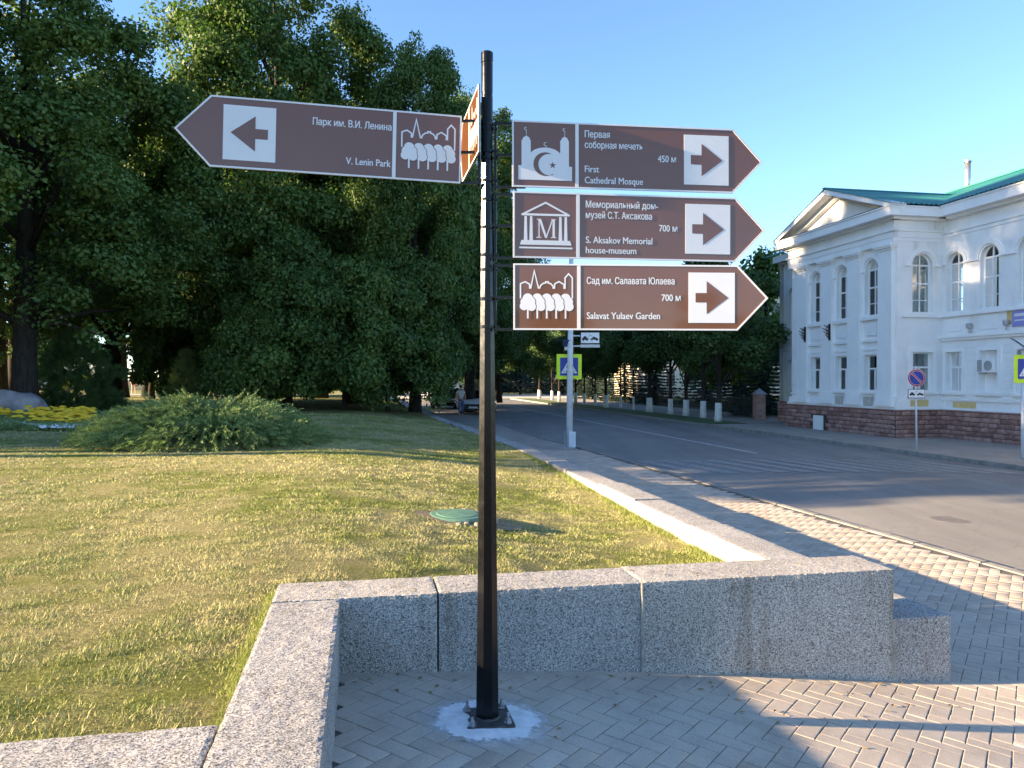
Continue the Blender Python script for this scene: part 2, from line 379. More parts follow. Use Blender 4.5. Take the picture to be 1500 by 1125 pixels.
# near pavement: sand bed, plain paving beyond
VB = 16.5
def near_pave():
    us = [-.06] + fr_(0.05, 5.0, 40) + [5.4, 5.8, 6.2, 1e9]
    V = []; F = []; vs = fr_(-6, VB+.2, 30)
    for v in vs:
        for u in us: uu = kerb_u(v) if u > 1e8 else u; V.append(P(uu, v, z_pave(uu)-.0042))
    nu = len(us)
    for j in range(len(vs)-1):
        for i in range(nu-1): F.append((j*nu+i, j*nu+i+1, (j+1)*nu+i+1, (j+1)*nu+i))
    me = bpy.data.meshes.new('sand_bed'); me.from_pydata(V, [], F); me.materials.append(M_JOINT); me.update()
    return me
pav = thing('block_pavement', 'x', 'x'); 
for k in ('label', 'category'): del pav[k]
pav['kind'] = 'structure'
bed = new_obj('sand_bed', near_pave(), None, pav); bed['kind'] = 'stuff'
VB = 16.5   # blocks are modelled up to this v
fp = sheet('asphalt_footway', fr_(3.75, 6.05, 6), fr_(VB-.1, 40, 46), lambda u, v: z_pave(u)+.002+(-.485-z_pave(u))*sst((v-17.5)/6), M_PFAR)
# herringbone blocks
W_ = .1
def blk_mesh(name, L, W):
    gp = .0022; x0, x1, y0, y1 = gp, L-gp, gp, W-gp; c = .004
    vs = [(x0, y0, -.03), (x1, y0, -.03), (x1, y1, -.03), (x0, y1, -.03), (x0, y0, -.0013), (x1, y0, -.0013), (x1, y1, -.0013), (x0, y1, -.0013),
          (x0+c, y0+c, 0), (x1-c, y0+c, 0), (x1-c, y1-c, 0), (x0+c, y1-c, 0)]
    fs = [(8, 9, 10, 11)] + [(i, (i+1) % 4, 4+(i+1) % 4, 4+i) for i in range(4)] + [(4+i, 4+(i+1) % 4, 8+(i+1) % 4, 8+i) for i in range(4)]
    return np.array(vs, np.float64), fs
BV, BF = blk_mesh('b', .2, .1); BV -= np.array([.1, .05, 0])
blk_me = bpy.data.meshes.new('paving_block'); blk_me.from_pydata(BV.tolist(), [], BF); blk_me.materials.append(M_PAVER); blk_me.update()
blocks = []
def blocked(u, v):
    if .06 < v and u < 3.72: return True
    if u < -.06: return True
    return False
N_ = 260
for r in range(-N_, N_):
    for m_ in range(-N_, N_):
        for kind in (0, 1):
            if kind == 0: x = r+4*m_+1.0; y = r+.5; ang = 0.0
            else: x = r+.5; y = r-3+4*m_+1.0; ang = math.pi/2
            if abs(x) > 260 or abs(y) > 260: continue
            a = x*W_; b = y*W_; c45 = math.sqrt(.5)
            u = (a+b)*c45 + 3.0; v = (b-a)*c45
            if v < -2.2 or v > VB or u < -.06 or u > kerb_u(v)-.10 or blocked(u, v): continue
            # keep only what the camera could plausibly see
            p = P(u, v)
            if p.y < 1.9: continue
            if p.x > p.y*.80+1.2 or p.x < -p.y*.75-1: continue
            blocks.append((u, v, ang+math.pi/4*1 + math.pi/2*0, p))
def blk_T(u, v, ang):
    z = z_pave(u); sl = (z_pave(u+.02)-z_pave(u-.02))/.04
    nrm = Vector((-sl*UX, -sl*UY, 1)).normalized()
    th = A - math.pi/4 + (0 if abs((ang-math.pi/4)) < .01 else math.pi/2)
    xax = Vector((math.cos(th), math.sin(th), 0)); xax = (xax - nrm*xax.dot(nrm)).normalized(); yax = nrm.cross(xax)
    far_ = v > 1.5; t1 = rs.gauss(0, .0012 if far_ else .003); t2 = rs.gauss(0, .0015 if far_ else .005)
    n2 = (nrm + xax*t1 + yax*t2).normalized(); xa = (xax-n2*xax.dot(n2)).normalized(); ya = n2.cross(xa)
    q = rs.gauss(0, .006); xa, ya = xa*math.cos(q)+ya*math.sin(q), ya*math.cos(q)-xa*math.sin(q)
    M = Matrix.Identity(4)
    for i in range(3): M[i][0] = xa[i]; M[i][1] = ya[i]; M[i][2] = n2[i]
    pp = P(u, v, z + rs.uniform(-.0010, .0008)*(.35 if far_ else 1)); M.translation = pp; return M
def inview(p):
    px = 750+1127*p.x/p.y; py = 555+(1.6+.15)*1127/p.y
    return -10 < px < 1510 and py < 1140
blocks.sort(key=lambda b: (not inview(b[3]), b[3].y))
far_mb_V = []; far_F = []
for i, (u, v, ang, p) in enumerate(blocks):
    M = blk_T(u, v, ang)
    if i < 298:
        o = bpy.data.objects.new('paving_block', blk_me); COL.objects.link(o); o.parent = pav; o.matrix_world = M
    else:
        k = 12*len(far_mb_V); Mn = np.array(M); far_mb_V.append(BV @ Mn[:3, :3].T + Mn[:3, 3]); far_F += [tuple(a+k for a in f) for f in BF]
me = np_mesh('paving_blocks', np.concatenate(far_mb_V), np.array(far_F), M_PAVER)
o = new_obj('paving_blocks', me, None, pav); o['kind'] = 'stuff'
# kerbs
for side in (0, 1):
    km = bpy.data.meshes.new('kerb_stone'); 
    b = MB().box((0, -.004, -.3), (.13, -.996, 0)); km = b.mesh('kerb_stone')
    bm = bmesh.new(); bm.from_mesh(km); bmesh.ops.bevel(bm, geom=list(bm.edges), offset=.012, segments=2, affect='EDGES'); bm.to_mesh(km); bm.free(); km.materials.append(M_KERB)
    line = thing('kerb', 'x', 'x'); del line['label']; del line['category']; line['kind'] = 'structure'
    v = -8.0 if side == 0 else -6.0
    while v < (22 if side == 0 else 74):
        ca = side == 0
        if ca: u = kerb_u(v); u2 = kerb_u(v+1); zt = z_pave(u)+.004
        else: u = u2 = KERB_U2; zt = -.385
        if ca: zt -= .085*sst((v-17.5)/5)
        p = P(u, v+1); th = math.atan2(P(u2, v+1).y-P(u, v).y, P(u2, v+1).x-P(u, v).x)-math.pi/2
        o = bpy.data.objects.new('kerb_stone', km); COL.objects.link(o); o.parent = line
        o.location = (p.x, p.y, zt+rs.uniform(-.006, .006)); o.rotation_euler = (0, rs.uniform(-.02, .02), th+rs.uniform(-.004, .004)); v += 1.0
# road markings
def strip(mb, u0, u1, v0, v1, z, nu=1):
    for i in range(nu):
        a = u0+(u1-u0)*i/nu; b = u0+(u1-u0)*(i+1)/nu
        zf = lambda u: ROAD_Z-.008 + .06*math.exp(-((u-10.7)/3.5)**2) + z
        mb.add([P(a, v0, zf(a)), P(b, v0, zf(b)), P(b, v1, zf(b)), P(a, v1, zf(a))], [(0, 1, 2, 3)])
cl = MB(); strip(cl, 10.60, 10.76, 15.2, 73, .006); tag(cl.build('centre_line', m_noisy('line_paint', (.30, .30, .29), (.55, .55, .54), 5, .8, .2)), kind='structure')
zb = thing('zebra_crossing', 'x', 'x'); del zb['label']; del zb['category']; zb['kind'] = 'structure'
u = 6.75
while u < 14.3:
    zf = lambda uu: ROAD_Z-.008 + .06*math.exp(-((uu-10.7)/3.5)**2) + .006
    def vv(D, uu): return (D-OY-uu*UY)/UX
    a, b = u, u+.36; sh = -.45; q_ = [(a, 16.9), (b, 16.9), (b+sh, 19.6), (a+sh, 19.6)]
    s_ = MB(); s_.add([P(x, vv(D, x), zf(x)) for x, D in q_], [(0, 1, 2, 3)]); s_.build('painted_bar', M_PAINT, zb); u += .56
# manhole on the road
mh = MB(); mh.lathe([(.33, 0), (.33, .012), (.27, .016), (.02, .016)], n=28)
pm = at(1400, 11.3); _u, _v = UV(pm.x, pm.y)
o = mh.build('road_manhole', m_noisy('cast_iron', (.09, .082, .075), (.17, .16, .145), 20, .6)); o.location = (pm.x, pm.y, ROAD_Z+.02); tag(o, 'round iron manhole cover set in the asphalt of the road', 'manhole cover')

# ================================================================== GRANITE WALLS
def granite_block(name, u0, u1, v0, v1, z0, z1, parent, res=.018, chip=.010, seed=0, zslope=0.0):
    nu = max(2, int((u1-u0)/res)); nv = max(2, int((v1-v0)/res)); nz = max(2, int((z1-z0)/res))
    nu, nv, nz = min(nu, 95), min(nv, 95), min(nz, 40)
    bm = bmesh.new(); idx = {}
    def vert(i, j, k):
        if (i, j, k) in idx: return idx[(i, j, k)]
        a, b, c = i/nu, j/nv, k/nz
        u = u0+(u1-u0)*a; v = v0+(v1-v0)*b; z = z0+(z1-z0)*c
        p = Vector((u*9, v*9, z*9+seed*7.3))
        e = (i in (0, nu)) + (j in (0, nv)) + (k == nz)
        n1 = noise.noise(p*1.9); n2 = noise.noise(p*5.1+Vector((5, 1, 2)))
        amt = .0022*n1+.0012*n2
        cx = (u0+u1)/2; cy = (v0+v1)/2
        dx = (1 if a > .5 else -1) if i in (0, nu) else 0; dy = (1 if b > .5 else -1) if j in (0, nv) else 0; dz = 1 if k == nz else 0
        q = amt
        if e >= 2:
            ch = chip*(.25 + max(0, noise.noise(p*4.3+Vector((9, 9, 9))))*1.1 + .5*abs(n2)); q = -ch*.45
        u += dx*q; v += dy*q; z += dz*q
        idx[(i, j, k)] = bm.verts.new(P(u, v, z)); return idx[(i, j, k)]
    for i in range(nu):
        for j in range(nv): bm.faces.new((vert(i, j, nz), vert(i+1, j, nz), vert(i+1, j+1, nz), vert(i, j+1, nz)))
    for i in range(nu):
        for k in range(nz):
            bm.faces.new((vert(i, 0, k), vert(i+1, 0, k), vert(i+1, 0, k+1), vert(i, 0, k+1)))
            bm.faces.new((vert(i+1, nv, k), vert(i, nv, k), vert(i, nv, k+1), vert(i+1, nv, k+1)))
    for j in range(nv):
        for k in range(nz):
            bm.faces.new((vert(0, j+1, k), vert(0, j, k), vert(0, j, k+1), vert(0, j+1, k+1)))
            bm.faces.new((vert(nu, j, k), vert(nu, j+1, k), vert(nu, j+1, k+1), vert(nu, j, k+1)))
    me = bpy.data.meshes.new(name); bm.to_mesh(me); bm.free(); me.materials.append(M_GRAN)
    return new_obj(name, me, None, parent)
gw = thing('granite_wall', 'speckled grey granite retaining wall of long blocks behind the signpost, tops sunlit', 'wall', (0, 0, 0))
JG = .004
granite_block('granite_block', -.36, .53-JG, 0, .375, -.35, .412, gw, seed=1)
granite_block('granite_block', .53+JG, 1.725-JG, .004, .38, -.45, .410, gw, seed=2)
granite_block('granite_block', 1.725+JG, 3.37, -.004, .39, -.6, .414, gw, seed=3)
granite_block('granite_block', -.36, -.003, -2.6, -.006, -.3, .409, gw, seed=4)
gs_ = granite_block('granite_block', -1.7, -.368, -2.4, -1.46, -.3, .404, gw, seed=5)
granite_block('granite_block', -3.3, -1.708, -2.4, -1.462, -.3, .402, gw, seed=6, res=.05)
M_GROUT = m_noisy('grout', (.24, .23, .20), (.42, .40, .36), 12, .95, .1, .9, 70)
for u_, w_, ht in ((1.725, .013, .408), (3.372, .016, .10)):
    b = MB(); nz = 30; vs = []; fs = []
    for k in range(nz+1):
        z = -.33+(ht+.33)*k/nz; a = w_*(.6+1.1*abs(noise.noise(Vector((z*9, u_, 1))))); c_ = w_*(.6+1.1*abs(noise.noise(Vector((z*8, u_, 7)))))
        vs += [P(u_-a, .001, z), P(u_, -.0085, z), P(u_+c_, .001, z)]
    for k in range(nz): fs += [(3*k, 3*k+1, 3*k+4, 3*k+3), (3*k+1, 3*k+2, 3*k+5, 3*k+4)]
    b.add(vs, fs); b.box((u_-w_*.5, 0, ht-.004), (u_+w_*.5, .37, ht+.0005), lambda a, c, z: P(a, c, z)); b.build('mortar_joint', M_GROUT, gw, True)
gst = thing('low_granite_wall', 'low granite wall of stepped blocks running along the pavement edge of the lawn', 'wall', (0, 0, 0))
granite_block('granite_block', 3.375, 3.78, .0, 1.55, -.6, .103, gst, seed=11)
vv0 = 1.555; k = 0; tops = [.108, .098, .112, .085, .10, .06, .075, .06, .06, .05]
while vv0 < 14:
    L = [1.55, 1.7, 1.5, 1.8, 1.6][k % 5]; z = tops[k % 10]
    granite_block('granite_block', WALL_U(vv0)+rs.uniform(-.008, .008), WALL_U(vv0)+.38, vv0, vv0+L-.008, -.6, z, gst, res=.05, seed=20+k, chip=.016); vv0 += L; k += 1
while vv0 < 31:
    L = 2.0; granite_block('granite_block', WALL_U(vv0+1), WALL_U(vv0+1)+.34, vv0, vv0+L-.01, -.6, .05+.01*(k % 3), gst, res=.15, seed=20+k); vv0 += L; k += 1

# ================================================================== LAWN DRESSING
def blades(name, regions, m, kind='stuff', col=None):
    Vs = []; Fs = []; n0 = 0
    for (u0, u1, v0, v1, dens, h, w) in regions:
        n = int((u1-u0)*(v1-v0)*dens); u = nr.uniform(u0, u1, n); v = nr.uniform(v0, v1, n)
        X = OX+u*UX-v*UY; Y = OY+u*UY+v*UX
        ok = (Y > 1.5) & (np.abs(X) < Y*.78+.8)
        ok &= ~((u > -.37) & (v < .39)); ok &= u < np.where(v < 14, 3.39, 3.39-(v-14)*.05)
        ok &= np.hypot(X+.57, (Y-7.97)) > .31 + nr.uniform(0, .16, n)
        u, v, X, Y = u[ok], v[ok], X[ok], Y[ok]; n = len(u)
        # tufty: thin where noise is low
        cl_ = np.array([noise.noise(Vector((a*4.5, b*4.5, 1))) for a, b in zip(u, v)]) if n < 300000 else np.zeros(n)
        keep = nr.uniform(0, 1, n) < .72+cl_*.9; u, v, X, Y, cl_ = u[keep], v[keep], X[keep], Y[keep], cl_[keep]; n = len(u)
        e = -.10+.14*np.clip((v-2)/10, 0, 1)**2*(3-2*np.clip((v-2)/10, 0, 1)); t = np.clip((u+.9)/4.2, 0, 1); Z = .36+(e-.36)*t*t*(3-2*t)
        t2 = np.clip((v-2)/5, 0, 1); Z -= .02*np.sin(u*.5+v*.3)*t2*t2*(3-2*t2)
        th = nr.uniform(0, 2*np.pi, n); lean = nr.uniform(.35, 1.5, n); la = nr.uniform(0, 2*np.pi, n)
        hh = h*nr.uniform(.5, 1.25, n)*(1+cl_*.7); ww = w*nr.uniform(.6, 1.3, n)
        base = np.stack([X, Y, Z-.006], 1); dx = np.stack([np.cos(th), np.sin(th), np.zeros(n)], 1)*ww[:, None]/2
        tip = base + np.stack([np.cos(la)*np.sin(lean), np.sin(la)*np.sin(lean), np.cos(lean)], 1)*hh[:, None]
        V = np.stack([base-dx, base+dx, tip], 1).reshape(-1, 3); Vs.append(V); Fs.append(np.arange(n*3).reshape(-1, 3)+n0); n0 += n*3
    me = np_mesh(name, np.concatenate(Vs), np.concatenate(Fs), m); o = new_obj(name, me)
    return tag(o, col or 'short dry mown grass mixing straw and green blades over the lawn', 'grass', kind=kind)
blades('lawn_grass', [(-3.2, -.36, -1.46, .4, 34000, .027, .0030), (-5, 3.4, .38, 2.2, 22000, .027, .0036), (-5, -.36, -1.46, .4, 1500, .04, .005), (-8, 3.4, 2.2, 5.5, 11000, .028, .005),
                      (-13, 3.4, 5.5, 12, 3200, .030, .009), (-20, 3.4, 12, 24, 300, .036, .02)], M_GRASS)
# tufts along the inner foot of the low wall and around the corner
Vs = []; Fs = []
def fringe(n, f, h, w):
    global Vs
    for _ in range(n):
        u, v = f(); z = z_lawn(u, v)-.005; p = P(u, v, z); a = rs.uniform(0, 6.28); l = rs.uniform(.05, .8); b = rs.uniform(0, 6.28); hh = h*rs.uniform(.4, 1.2)
        dxy = Vector((math.cos(b), math.sin(b), 0))*w/2; tip = p+Vector((math.cos(a)*math.sin(l), math.sin(a)*math.sin(l), math.cos(l)))*hh
        k = len(Vs); Vs += [p-dxy, p+dxy, tip]; Fs.append((k, k+1, k+2))
def f1():
    while True:
        v = rs.uniform(.6, 11)
        if noise.noise(Vector((v*1.7, 3, 0))) > -.15 + rs.uniform(-.3, .3): return 3.385-abs(rs.gauss(0, .07)), v
fringe(6000, f1, .06, .007)
fringe(3500, lambda: (rs.uniform(-.36, 3.3), .395+abs(rs.gauss(0, .03))), .05, .006)
fringe(1800, lambda: (-.375-abs(rs.gauss(0, .03)), rs.uniform(-1.5, .38)), .042, .004)
fringe(1500, lambda: (rs.uniform(-3, -.4), -1.45+abs(rs.gauss(0, .03))), .04, .004)
me = np_mesh('edge_grass', np.array([tuple(p) for p in Vs]), np.array(Fs), m_leaf('green_grass', (.13, .17, .04), (.30, .34, .10), .2, .6, 3, 9)); o = new_obj('edge_grass', me)
tag(o, 'longer green grass tufts left unmown along the foot of the granite walls', 'grass', kind='stuff')
# verge + dark shade grass across the road
# green plastic hatch in the lawn
mhp = Vector((-.57, 7.97, z_lawn(*UV(-.57, 7.97))))
hc = thing('inspection_hatch', 'round green plastic inspection cover sunk in the dry lawn, ringed with bare soil', 'manhole cover', mhp)
b = MB(); b.lathe([(.30, -.03), (.305, .035), (.27, .05), (.22, .052), (.21, .058), (.02, .066)], n=36); o = b.build('cover', m_noisy('green_plastic', (.07, .16, .11), (.12, .235, .165), 9, .6), hc, smooth=False); o.rotation_euler = (R(1.5), R(2), 0)
b = MB()
for i in range(26):
    a = 2*math.pi*i/26; r = .36+rs.uniform(-.03, .07); s = rs.uniform(.03, .065)
    b.tube((r*math.cos(a), r*math.sin(a), -.02), (r*math.cos(a)*1.02, r*math.sin(a)*1.02, s*.55), s, s*.5, n=6)
b.build('broken_collar', m_noisy('rubble', (.20, .17, .13), (.36, .32, .27), 20, .95, .1), hc)
b = MB(); n = 40; vs = [(0, 0, .014)]; 
for i in range(n):
    a = 2*math.pi*i/n; r = .44+.12*noise.noise(Vector((math.cos(a)*2, math.sin(a)*2, 0))) + (.25*max(0, math.cos(a))); x_, y_ = r*math.cos(a), r*math.sin(a)*.8; vs.append((x_, y_, z_lawn(*UV(mhp.x+x_, mhp.y+y_))-mhp.z+.006))
b.add(vs, [(0, i+1, (i+1) % n+1) for i in range(n)]); b.build('bare_soil', m_noisy('soil', (.17, .125, .08), (.33, .25, .165), 25, .95, .1, .8, 50), hc)

# fallen leaves and litter
b = MB()
for _ in range(150):
    zone = rs.random()
    if zone < .45: u, v = rs.uniform(.02, 3.6), -abs(rs.gauss(0, .35))-.02; z = z_pave(u)+.004
    elif zone < .6: u, v = rs.uniform(3.8, 6.5), rs.uniform(-1, 9); z = z_pave(u)+.004
    elif zone < .68: u, v = rs.uniform(-.33, 3.3), rs.uniform(.03, .35); z = .414
    else: u, v = rs.uniform(-6, 3.2), rs.uniform(.5, 9); z = z_lawn(u, v)+.03
    p = P(u, v, z); a = rs.uniform(0, 6.28); l = rs.uniform(.010, .024); w = l*.45; c_, s_ = math.cos(a), math.sin(a); t1, t2 = rs.uniform(0, .008), rs.uniform(0, .008)
    b.add([(p.x-c_*l, p.y-s_*l, p.z+.001), (p.x+s_*w, p.y-c_*w, p.z+t1), (p.x+c_*l, p.y+s_*l, p.z+.001), (p.x-s_*w, p.y+c_*w, p.z+t2)], [(0, 1, 2), (0, 2, 3)])
tag(b.build('fallen_leaves', m_noisy('dry_leaf', (.10, .06, .03), (.34, .24, .10), 7, .8)), 'small dry fallen leaves scattered over paving, walls and lawn', 'fallen leaves', kind='stuff')

# ================================================================== SIGNPOST
PX, PY = -.119, 3.685; pu, pv = UV(PX, PY); PZ = z_pave(pu)+.004
post = thing('fingerpost', 'black tapered steel signpost carrying four brown finger boards, bolted to the paving', 'signpost', (PX, PY, PZ))
TOPZ = 3.16-PZ
b = MB(); r_at = lambda z: .0575 + (.0262-.0575)*min(1, z/2.75)
b.tube((0, 0, .012), (0, 0, 2.75), r_at(0), r_at(2.75), n=8, rot=R(22.5+5)); b.build('pole', M_BLACK, post)
b = MB(); b.lathe([(.0272, 2.72), (.0275, 2.98), (.0262, 2.985), (.0262, 3.0), (.0275, 3.0), (.0275, TOPZ-.055), (.029, TOPZ-.05), (.029, TOPZ-.004), (.024, TOPZ)], n=24)
b.lathe([(.030, 2.845), (.0305, 2.85), (.0305, 2.865), (.030, 2.87)], n=24); b.build('top_sleeve', M_BLACK, post, smooth=False)
b = MB().box((-.115, -.115, -.002), (.115, .115, .012)); pl = bevelled(b, .003, 'base_plate', M_PLATE, post); pl.rotation_euler = (0, 0, R(12))
b = MB(); b.lathe([(.064, .0123), (.060, .020), (.056, .022)], n=24); b.build('weld_collar', M_PLATE, post)
for i, (x, y) in enumerate(((-.085, -.085), (.085, -.085), (.085, .085), (-.085, .085))):
    b = MB(); b.lathe([(.019, .0125), (.019, .016)], n=16); b.tube((0, 0, .016), (0, 0, .032), .0145, .0145, n=6); b.tube((0, 0, .032), (0, 0, .052+.008*(i % 2)), .0075, .0075, n=10)
    o = b.build('bolt', M_STEEL, pl); o.location = (x, y, 0)
# cement patch
b = MB(); n = 150; rings = 6; vs = [(0, 0, .012)]; fs = []
for j in range(1, rings+1):
    for i in range(n):
        a = 2*math.pi*i/n; rr = .30+.07*noise.noise(Vector((math.cos(a)*1.1, math.sin(a)*1.1, 3)))+.03*noise.noise(Vector((math.cos(a)*2.6, math.sin(a)*2.6, 8)))+.016*noise.noise(Vector((math.cos(a)*9, math.sin(a)*9, 5)))+(.07*max(0, -math.cos(a))**3)
        t = j/rings; r = rr*t; z = .007*(1-t**2)+.003*noise.noise(Vector((r*math.cos(a)*14, r*math.sin(a)*14, 0))) - (.004 if j == rings else 0)
        x = r*math.cos(a)+.01; y = r*math.sin(a)*1.1-.02; uu, _ = UV(PX+x, PY+y); vs.append((x, y, z+z_pave(uu)-PZ+.004))
for i in range(n): fs.append((0, 1+i, 1+(i+1) % n))
for j in range(rings-1):
    for i in range(n): fs.append((1+j*n+i, 1+(j+1)*n+i, 1+(j+1)*n+(i+1) % n, 1+j*n+(i+1) % n))
b.add(vs, fs); cp = b.build('cement_patch', M_CEMENT, None, True); cp.location = (PX, PY, PZ)
tag(cp, 'rough patch of pale fresh cement around the foot of the black signpost', 'cement patch')

# lettering
def text_mesh(s):
    """outline loops of the text, each outer loop filled on its own with the holes inside it"""
    from mathutils.geometry import tessellate_polygon
    cu = bpy.data.curves.new('t', 'FONT'); cu.body = s; cu.size = 1; cu.resolution_u = 4; cu.fill_mode = 'NONE'
    o = bpy.data.objects.new('t', cu); COL.objects.link(o); dg = bpy.context.evaluated_depsgraph_get(); me = bpy.data.meshes.new_from_object(o.evaluated_get(dg))
    bpy.data.objects.remove(o); bpy.data.curves.remove(cu)
    nb = {}
    for e in me.edges: a, b = e.vertices; nb.setdefault(a, []).append(b); nb.setdefault(b, []).append(a)
    first = {}
    for e in me.edges: first.setdefault(e.vertices[0], e.vertices[1])
    seen = set(); loops = []
    for a in sorted(nb):
        if a in seen: continue
        lp = [a]; seen.add(a); prev = a; cur = first.get(a, nb[a][0])
        while cur not in seen:
            lp.append(cur); seen.add(cur); nx = [x for x in nb[cur] if x != prev]; prev, cur = cur, (nx[0] if nx else a)
        loops.append([Vector((me.vertices[k].co.x, me.vertices[k].co.y, 0)) for k in lp])
    bpy.data.meshes.remove(me)
    area = lambda p: sum(p[k].x*p[(k+1) % len(p)].y-p[(k+1) % len(p)].x*p[k].y for k in range(len(p)))/2
    def inside(q, p):
        c = False
        for k in range(len(p)):
            a, b = p[k], p[k-1]
            if (a.y > q.y) != (b.y > q.y) and q.x < (b.x-a.x)*(q.y-a.y)/(b.y-a.y)+a.x: c = not c
        return c
    ish = [any(q is not p and abs(area(q)) > abs(area(p)) and all(inside(x, q) for x in (p[0], p[len(p)//3], p[2*len(p)//3])) for q in loops) for p in loops]
    outs = [p for p, h in zip(loops, ish) if not h]; hol = [p for p, h in zip(loops, ish) if h]; V = []; F = []
    for k, p in enumerate(outs):
        hs = [h for h in hol if all(inside(q, p) for q in h[:3])]; allp = p+[q for h in hs for q in h]; k0 = len(V)
        V += [(q.x, q.y, .000015*(k % 3)) for q in allp]; F += [tuple(k0+i for i in t) for t in tessellate_polygon([p]+hs)]
    m2 = bpy.data.meshes.new('t'); m2.from_pydata(V, [], F); m2.update(); return m2
def embolden(me, dx=.021):
    vs = [v.co.copy() for v in me.vertices]; fs = [tuple(p.vertices) for p in me.polygons]; V = []; F = []
    for k, (sx, sy) in enumerate(((0, 0), (-dx, 0), (dx, 0), (-dx*.5, dx*.35), (dx*.5, -dx*.35))):
        V += [(v.x+sx, v.y+sy, v.z+.00006*k) for v in vs]; F += [tuple(i+k*len(vs) for i in f) for f in fs]
    m2 = bpy.data.meshes.new('lettering'); m2.from_pydata(V, [], F); m2.update(); bpy.data.meshes.remove(me); return m2
_h = text_mesh('П'); CAPH = max(v.co.y for v in _h.vertices)
def stroke(mb, pts, w, z, F, mi=0, closed=False):
    pts = [Vector(p) for p in pts]; L = []; Rr = []; n = len(pts)
    for i, p in enumerate(pts):
        d0 = (p-pts[i-1]).normalized() if i else None; d1 = (pts[i+1]-p).normalized() if i < n-1 else None
        d0 = d0 or d1; d1 = d1 or d0
        nn = (Vector((-d0.y, d0.x))+Vector((-d1.y, d1.x))); nn.normalize(); k = 1/max(.35, nn.dot(Vector((-d0.y, d0.x)))); L.append(p+nn*w/2*k); Rr.append(p-nn*w/2*k)
    vs = [F(q.x, q.y, z) for q in L]+[F(q.x, q.y, z) for q in Rr]
    mb.add(vs, [(i, n+i, n+i+1, i+1) for i in range(n-1)], mi)
def cloud_poly(c, discs, grow=0.0, n=72):
    out = []
    for i in range(n):
        a = 2*math.pi*i/n; dx, dy = math.cos(a), math.sin(a); best = .001
        for (x, y, r) in discs:
            r += grow; ex, ey = x-c[0], y-c[1]; t = ex*dx+ey*dy; q = r*r-(ex*ex+ey*ey-t*t)
            if q > 0: best = max(best, t+math.sqrt(q))
        out.append((c[0]+dx*best, c[1]+dy*best))
    return out
def pict_trees(mb, F):      # coordinates from a 0..825 x 0..865 drawing, y down
    S = lambda x, y: (x-75, y-185)
    k = 0
    for st in ([(143, 640), (143, 440), (205, 412), (266, 447), (266, 506)], [(279, 506), (328, 262), (386, 506)],
               [(398, 506), (412, 462), (450, 432), (482, 427), (482, 411), (516, 411), (516, 427), (550, 437), (578, 468), (586, 506)],
               [(599, 506), (602, 440), (660, 407), (728, 447), (728, 506)], [(742, 506), (742, 355), (790, 300), (840, 352), (840, 640)]):
        k += 1; stroke(mb, [S(*p) for p in st], 19, .0002+k*.00006, F)
    for i in range(4, -1, -1):
        dx = 127*i; ds = [(240, 640, 68), (204, 690, 62), (280, 685, 62), (190, 745, 58), (290, 752, 60)]
        ds = [(x+dx-75, y-185, r) for x, y, r in ds]; c = (240+dx-75, 700-185); lay = .0006+(4-i)*.00025
        if i < 4:
            pl = cloud_poly(c, ds, 9); mb.add([F(x, y, lay) for x, y in pl], [tuple(range(len(pl)))], 1)
        pl = cloud_poly(c, ds, 0); mb.add([F(x, y, lay+.00012) for x, y in pl], [tuple(range(len(pl)))], 0)
        x = 240+dx-75; mb.add([F(x-11, 600, lay+.00018), F(x+11, 600, lay+.00018), F(x+11, 730, lay+.00018), F(x-11, 730, lay+.00018)], [(0, 1, 2, 3)], 0)
def pict_mosque(mb, F):
    S = lambda x, y: (x-105+5, y-100+5)
    arc = lambda cx, cy, rx, ry, a0, a1, n: [(cx+rx*math.cos(R(a0+(a1-a0)*i/n)), cy-ry*math.sin(R(a0+(a1-a0)*i/n))) for i in range(n+1)]
    pl = [(155, 880), (155, 685), (198, 685)] + [(198, 345), (205, 338), (225, 300), (262, 278), (300, 300), (318, 338), (322, 345), (322, 500)] + arc(520, 560, 215, 128, 155, 25, 14) + \
         [(720, 490), (720, 335), (728, 328), (748, 292), (780, 272), (815, 292), (832, 328), (838, 335), (838, 685), (880, 685), (880, 880)]
    mb.add([F(*S(*p), .0003) for p in pl], [tuple(range(len(pl)))], 0)
    o_ = arc(520, 660, 163, 163, 55, 305, 26); i_ = arc(575, 665, 150, 147, 292, 68, 26)
    # crescent as a strip
    m_ = min(len(o_), len(i_)); i_r = list(reversed(i_))
    vs = [F(*S(*p), .0006) for p in o_]+[F(*S(*p), .0006) for p in i_r]; n = len(o_)
    mb.add(vs, [(i, i+1, n+i+1, n+i) for i in range(n-1)], 1)
    st = []
    for i in range(10): a = R(90+36*i); r = 52 if i % 2 == 0 else 20; st.append((618+r*math.cos(a), 672-r*math.sin(a)))
    vs = [F(*S(618, 672), .0006)]+[F(*S(*p), .0006) for p in st]; mb.add(vs, [(0, i+1, (i+1) % 10+1) for i in range(10)], 1)
    for cx, cy, r, yb in ((252, 180, 17, 280), (772, 178, 17, 275), (518, 385, 22, 434)):
        stroke(mb, [S(*p) for p in arc(cx+4, cy, r, r, 60, 300, 10)], 8, .00035, F); stroke(mb, [S(cx+12, cy+r+2), S(cx+10, yb)], 6, .0004, F)
